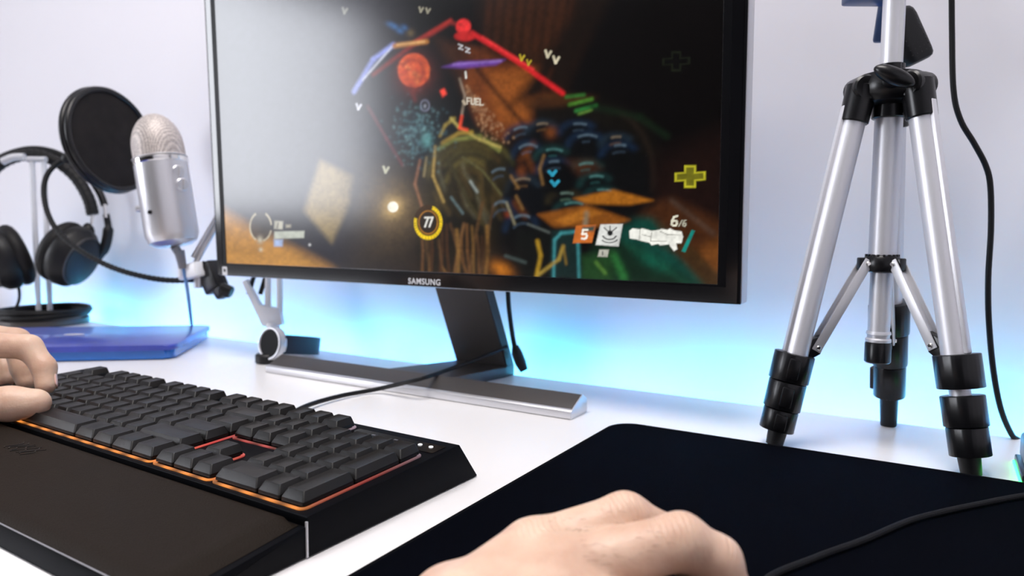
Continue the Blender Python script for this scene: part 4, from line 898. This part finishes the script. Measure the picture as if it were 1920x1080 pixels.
o = obj('coiled_cable', co, M['cable'], loc=tuple(hs0+Vector((0, 0, .013)))); tag(o, 'black cable coiled around the base of the headphone stand', 'cable')

# ---------------------------------------------------------------- microphone boom arm, microphone, pop filter
AT = .975
ab = P(512, 668, AT); ab.z = 0
arm = thing('boom_stand', ab, 'white scissor boom arm clamped to the desk behind the monitor', 'microphone stand')
obj('desk_clamp', B().box(ab+Ra*.028+Vector((0, 0, .004)), (.062, .034, .008), Matrix.Rotation(YAW, 3, 'Z'), bev=.002), M['white'], arm)
obj('pivot_post', B().cyl(ab+Vector((0, 0, .008)), P(512, 606, AT), .009, seg=24, bev=.001), M['white'], arm)
piv = P(513, 592, AT); elb_ = P(512, 235, AT); tipa = P(352, 508, AT)
obj('pivot_bracket', B().prism([(-.040, .046), (-.034, .050), (-.018, .014), (.010, .010), (.014, -.012), (-.014, -.014)], lambda u, v, w_: piv+Ra*u+Vector((0, 0, v))+Fa*w_, -.006, .006, bev=.001), M['white'], arm)
for s_ in (-.0075, .0085): obj('lower_bar', B().tube([piv+Ra*s_+Vector((0, 0, .004)), elb_+Ra*s_], .0042, 12), M['white'], arm)
sp0, sp1 = P(466, 557, AT), P(500, 440, AT)
for dx_ in (0, .016):
    o_ = Ra*dx_; b = B().tube([sp0+o_+Vector((0, 0, .004)), sp1+o_], .0030, 10); spg = obj('spring', b, M['black'], arm)
obj('elbow_joint', B().cyl(elb_-Fa*.012, elb_+Fa*.012, .016, seg=28, bev=.002), M['white'], arm)
for s_ in (-.006, .007): obj('upper_bar', B().tube([elb_+Vector((0, 0, s_)), tipa+Vector((.012, 0, .012+s_))], .0030 if s_ > 0 else .0036, 12), M['silver'], arm)
hb_ = obj('holder_head', B().box(P(362, 508, AT), (.040, .022, .020), Matrix.Rotation(-.2, 3, 'Y'), bev=.003).cyl(P(345, 520, AT), P(345, 498, AT), .008, seg=20, bev=.001), M['white'], arm)
obj('tightening_screw', B().cyl(P(372, 520, AT), P(372, 540, AT), .006, seg=16, bev=.001), M['silver'], arm)

t1, t2 = P(286, 214, .955), P(327, 462, .955)
axm = (t1-t2).normalized(); Lm = (t1-t2).length; mm_ = basis(axm, -_R)
mic = thing('microphone', t2, 'silver condenser microphone with a rounded mesh head held by the boom arm', 'microphone')
body = [(.010, 0), (.022, .001), (.030, .006), (.0335, .016), (.0335, Lm*.62)]
obj('body', B().lathe(body, t2, mm_, 44), M['silver'], mic)
obj('chrome_ring', B().lathe([(.0335, Lm*.615), (.0345, Lm*.62), (.0345, Lm*.648), (.0335, Lm*.655)], t2, mm_, 44), M['chrome'], mic)
hz = Lm*.65; prof = [(.0325, hz), (.0325, hz+(Lm-hz)*.25)]+[(.0325*math.cos(a), hz+(Lm-hz)*.25+(Lm-hz)*.75*math.sin(a)) for a in [PI/2*j/10 for j in range(1, 10)]]
gmt = mat('mesh_grille', (.50, .46, .44), .55, metal=.35); nt = gmt.node_tree; bs = nt.nodes['Principled BSDF']
vg = nt.nodes.new('ShaderNodeTexVoronoi'); vg.inputs['Scale'].default_value = 480; vg.inputs['Randomness'].default_value = .25; nt.links.new(nt.nodes['Texture Coordinate'].outputs['Object'], vg.inputs['Vector'])
rp = nt.nodes.new('ShaderNodeValToRGB'); rp.color_ramp.elements[0].position = .25; rp.color_ramp.elements[0].color = (.16, .14, .14, 1); rp.color_ramp.elements[1].position = .6; rp.color_ramp.elements[1].color = (.62, .56, .53, 1)
nt.links.new(vg.outputs['Distance'], rp.inputs[0]); nt.links.new(rp.outputs[0], bs.inputs['Base Color'])
obj('grille', B().lathe(prof+[(.001, Lm)], t2, mm_, 44), gmt, mic, sharp=80, label='metal mesh head')
obj('grille_band', B().tube([t2+axm*(hz+.002)+mm_ @ Vector((math.cos(a)*.0335, math.sin(a)*.0335, 0)) for a in [2*PI*j/40 for j in range(40)]], .0009, 6, closed=True), M['silver'], mic)
for px_, py_ in ((333, 322), (341, 346)):
    c = P(px_, py_, .940); d = (_R*.75-_F*.65).normalized(); kn = obj('dial', B().cyl(c-d*.012, c+d*.004, .0085, seg=28, bev=.0012), M['silver'], mic); obj('dial_mark', B().box(c+d*.0045, (.0018, .0018, .014), bev=.0004), M['chrome'], kn)
obj('mute_button', B().cyl(P(281, 398, .928), P(281, 398, .921), .0028, seg=16), M['black'], mic)
obj('side_screw', B().cyl(P(268, 392, .955), P(256, 391, .955), .0045, seg=18, bev=.001), M['silver'], mic)
obj('connector', B().cyl(t2, P(335, 474, .96), .0055, seg=16).cyl(P(336, 470, .96), P(343, 503, .965), .0068, .0052, seg=16), M['plug'], mic)
obj('microphone_cord', B().tube(crom([P(343, 500, .965), P(350, 535, .97), P(355, 570, .985), P(359, 606, 1.10), P(361, 620, 1.125)], 6), .0022, 10), M['bluecord'], mic)

pf = thing('pop_filter', P(203, 262, 1.06), 'round black mesh pop filter on a flexible neck behind the microphone', 'pop filter')
PC = P(211, 262, 1.06); nrm = (-_F*.30+_R*.954+Vector((0, 0, .12))).normalized(); mu = basis(nrm, _U+_R*(-.16))
obj('hoop', B().torus(PC, mu, .0740, .0042, 64, 12).torus(PC-nrm*.009, mu, .0750, .0045, 64, 12), M['shiny'], pf)
hm = mat('black_nylon_mesh', (.008, .0065, .0065), .7, spec=.2, var=.35, vscale=55)
b = B().lathe([(.001, .001), (.03, .0008), (.074, 0)], PC, mu, 56); b.lathe([(.001, -.012), (.074, -.012)], PC, mu, 56)
obj('mesh_screen', b, hm, pf)
nk = [P(134, 296, 1.085), P(112, 304, 1.08), P(90, 325, 1.07), P(82, 355, 1.06), P(88, 395, 1.05), P(108, 433, 1.04), P(148, 468, 1.03), P(198, 496, 1.02), P(250, 514, 1.01), P(310, 525, 1.0), P(370, 524, .985), P(402, 519, .98)]
nk[0] = P(136, 297, 1.075)
path = crom(nk, 14); gn = obj('gooseneck', B().tube(path, .0036, 14), M['cable'], pf)
b = B()
for k in range(1, len(path)-1, 2): b.torus(path[k], basis((path[k+1]-path[k-1]).normalized()), .0036, .0006, 14, 6)
obj('neck_coils', b, M['cable'], gn)
obj('hoop_joint', B().sph(P(127, 297, 1.08), .0085).cyl(P(127, 300, 1.08), P(150, 290, 1.075), .005), M['black'], pf)
b = B().box(P(398, 520, .975), (.030, .020, .040), Matrix.Rotation(-.55, 3, 'Y'), bev=.003); b.box(P(412, 538, .97), (.020, .016, .030), Matrix.Rotation(-.75, 3, 'Y'), bev=.003); b.cyl(P(385, 490, .97), P(380, 515, .97), .004)
cp = obj('clamp', b, M['shiny'], pf)
obj('clamp_screw', B().cyl(P(415, 540, .965), P(434, 549, .965), .0085, seg=10, bev=.001), M['black'], cp)

# ---------------------------------------------------------------- watch on its dock
WP = P(506, 644, .885)
wt = thing('smartwatch', (WP.x, WP.y, 0.012), 'round silver rimmed watch with black face and dark band left of the monitor base', 'watch')
wn = (-_F*.80-_R*.52+Vector((0, 0, .10))).normalized(); wm = basis(wn)
obj('case', B().lathe([(.0190, -.0105), (.0208, -.009), (.0208, -.002), (.0200, 0)], WP, wm, 44), M['silver'], wt)
obj('rim', B().torus(WP+wn*.0002, wm, .0190, .0018, 48, 10), M['gunrim'], wt)
obj('face', B().lathe([(.0172, 0), (.0172, .0008), (.001, .0010)], WP, wm, 44), M['watchface'], wt)
obj('crown', B().cyl(WP-wn*.005+wm @ Vector((.020, 0, 0))*(-1 if (wm @ Vector((1, 0, 0))).dot(_R) > 0 else 1), WP-wn*.005+wm @ Vector((.026, 0, 0))*(-1 if (wm @ Vector((1, 0, 0))).dot(_R) > 0 else 1), .0024, seg=14), M['chrome'], wt)
# band: closed loop running back from the case, seen edge on
bk = -wn; lp_ = [(0, .0175), (.016, .0200), (.036, .0195), (.056, .0150), (.068, .004), (.066, -.008), (.050, -.0160), (.028, -.0185), (.008, -.0178)]
bc = WP-wn*.007; side = bk.cross(Vector((0, 0, 1))).normalized(); up_ = side.cross(bk).normalized(); up_ = up_ if up_.z > 0 else -up_
path = crom([bc+bk*a+side*z for a, z in lp_], 6); rg = []
for i, p in enumerate(path):
    a_, c_ = path[max(i-1, 0)], path[min(i+1, len(path)-1)]; t_ = (c_-a_).normalized(); n_ = t_.cross(up_).normalized()
    rg.append([p+up_*s1*.0110+n_*s2*.0013 for s1, s2 in ((-1, -1), (1, -1), (1, 1), (-1, 1))])
obj('band', B().rings(rg), M['band'], wt)
wd_ = thing('watch_dock', (WP.x, WP.y, 0), 'small black charging puck stand under the round watch', 'stand')
dkp = P(502, 674, .895)
obj('foot', B().cyl((dkp.x, dkp.y, 0), (dkp.x, dkp.y, .012), .0150, seg=32, bev=.002), M['black'], wd_)
obj('cradle', B().cyl((dkp.x, dkp.y+.004, .010), (dkp.x+.002, dkp.y+.010, .024), .006, seg=20), M['black'], wd_)
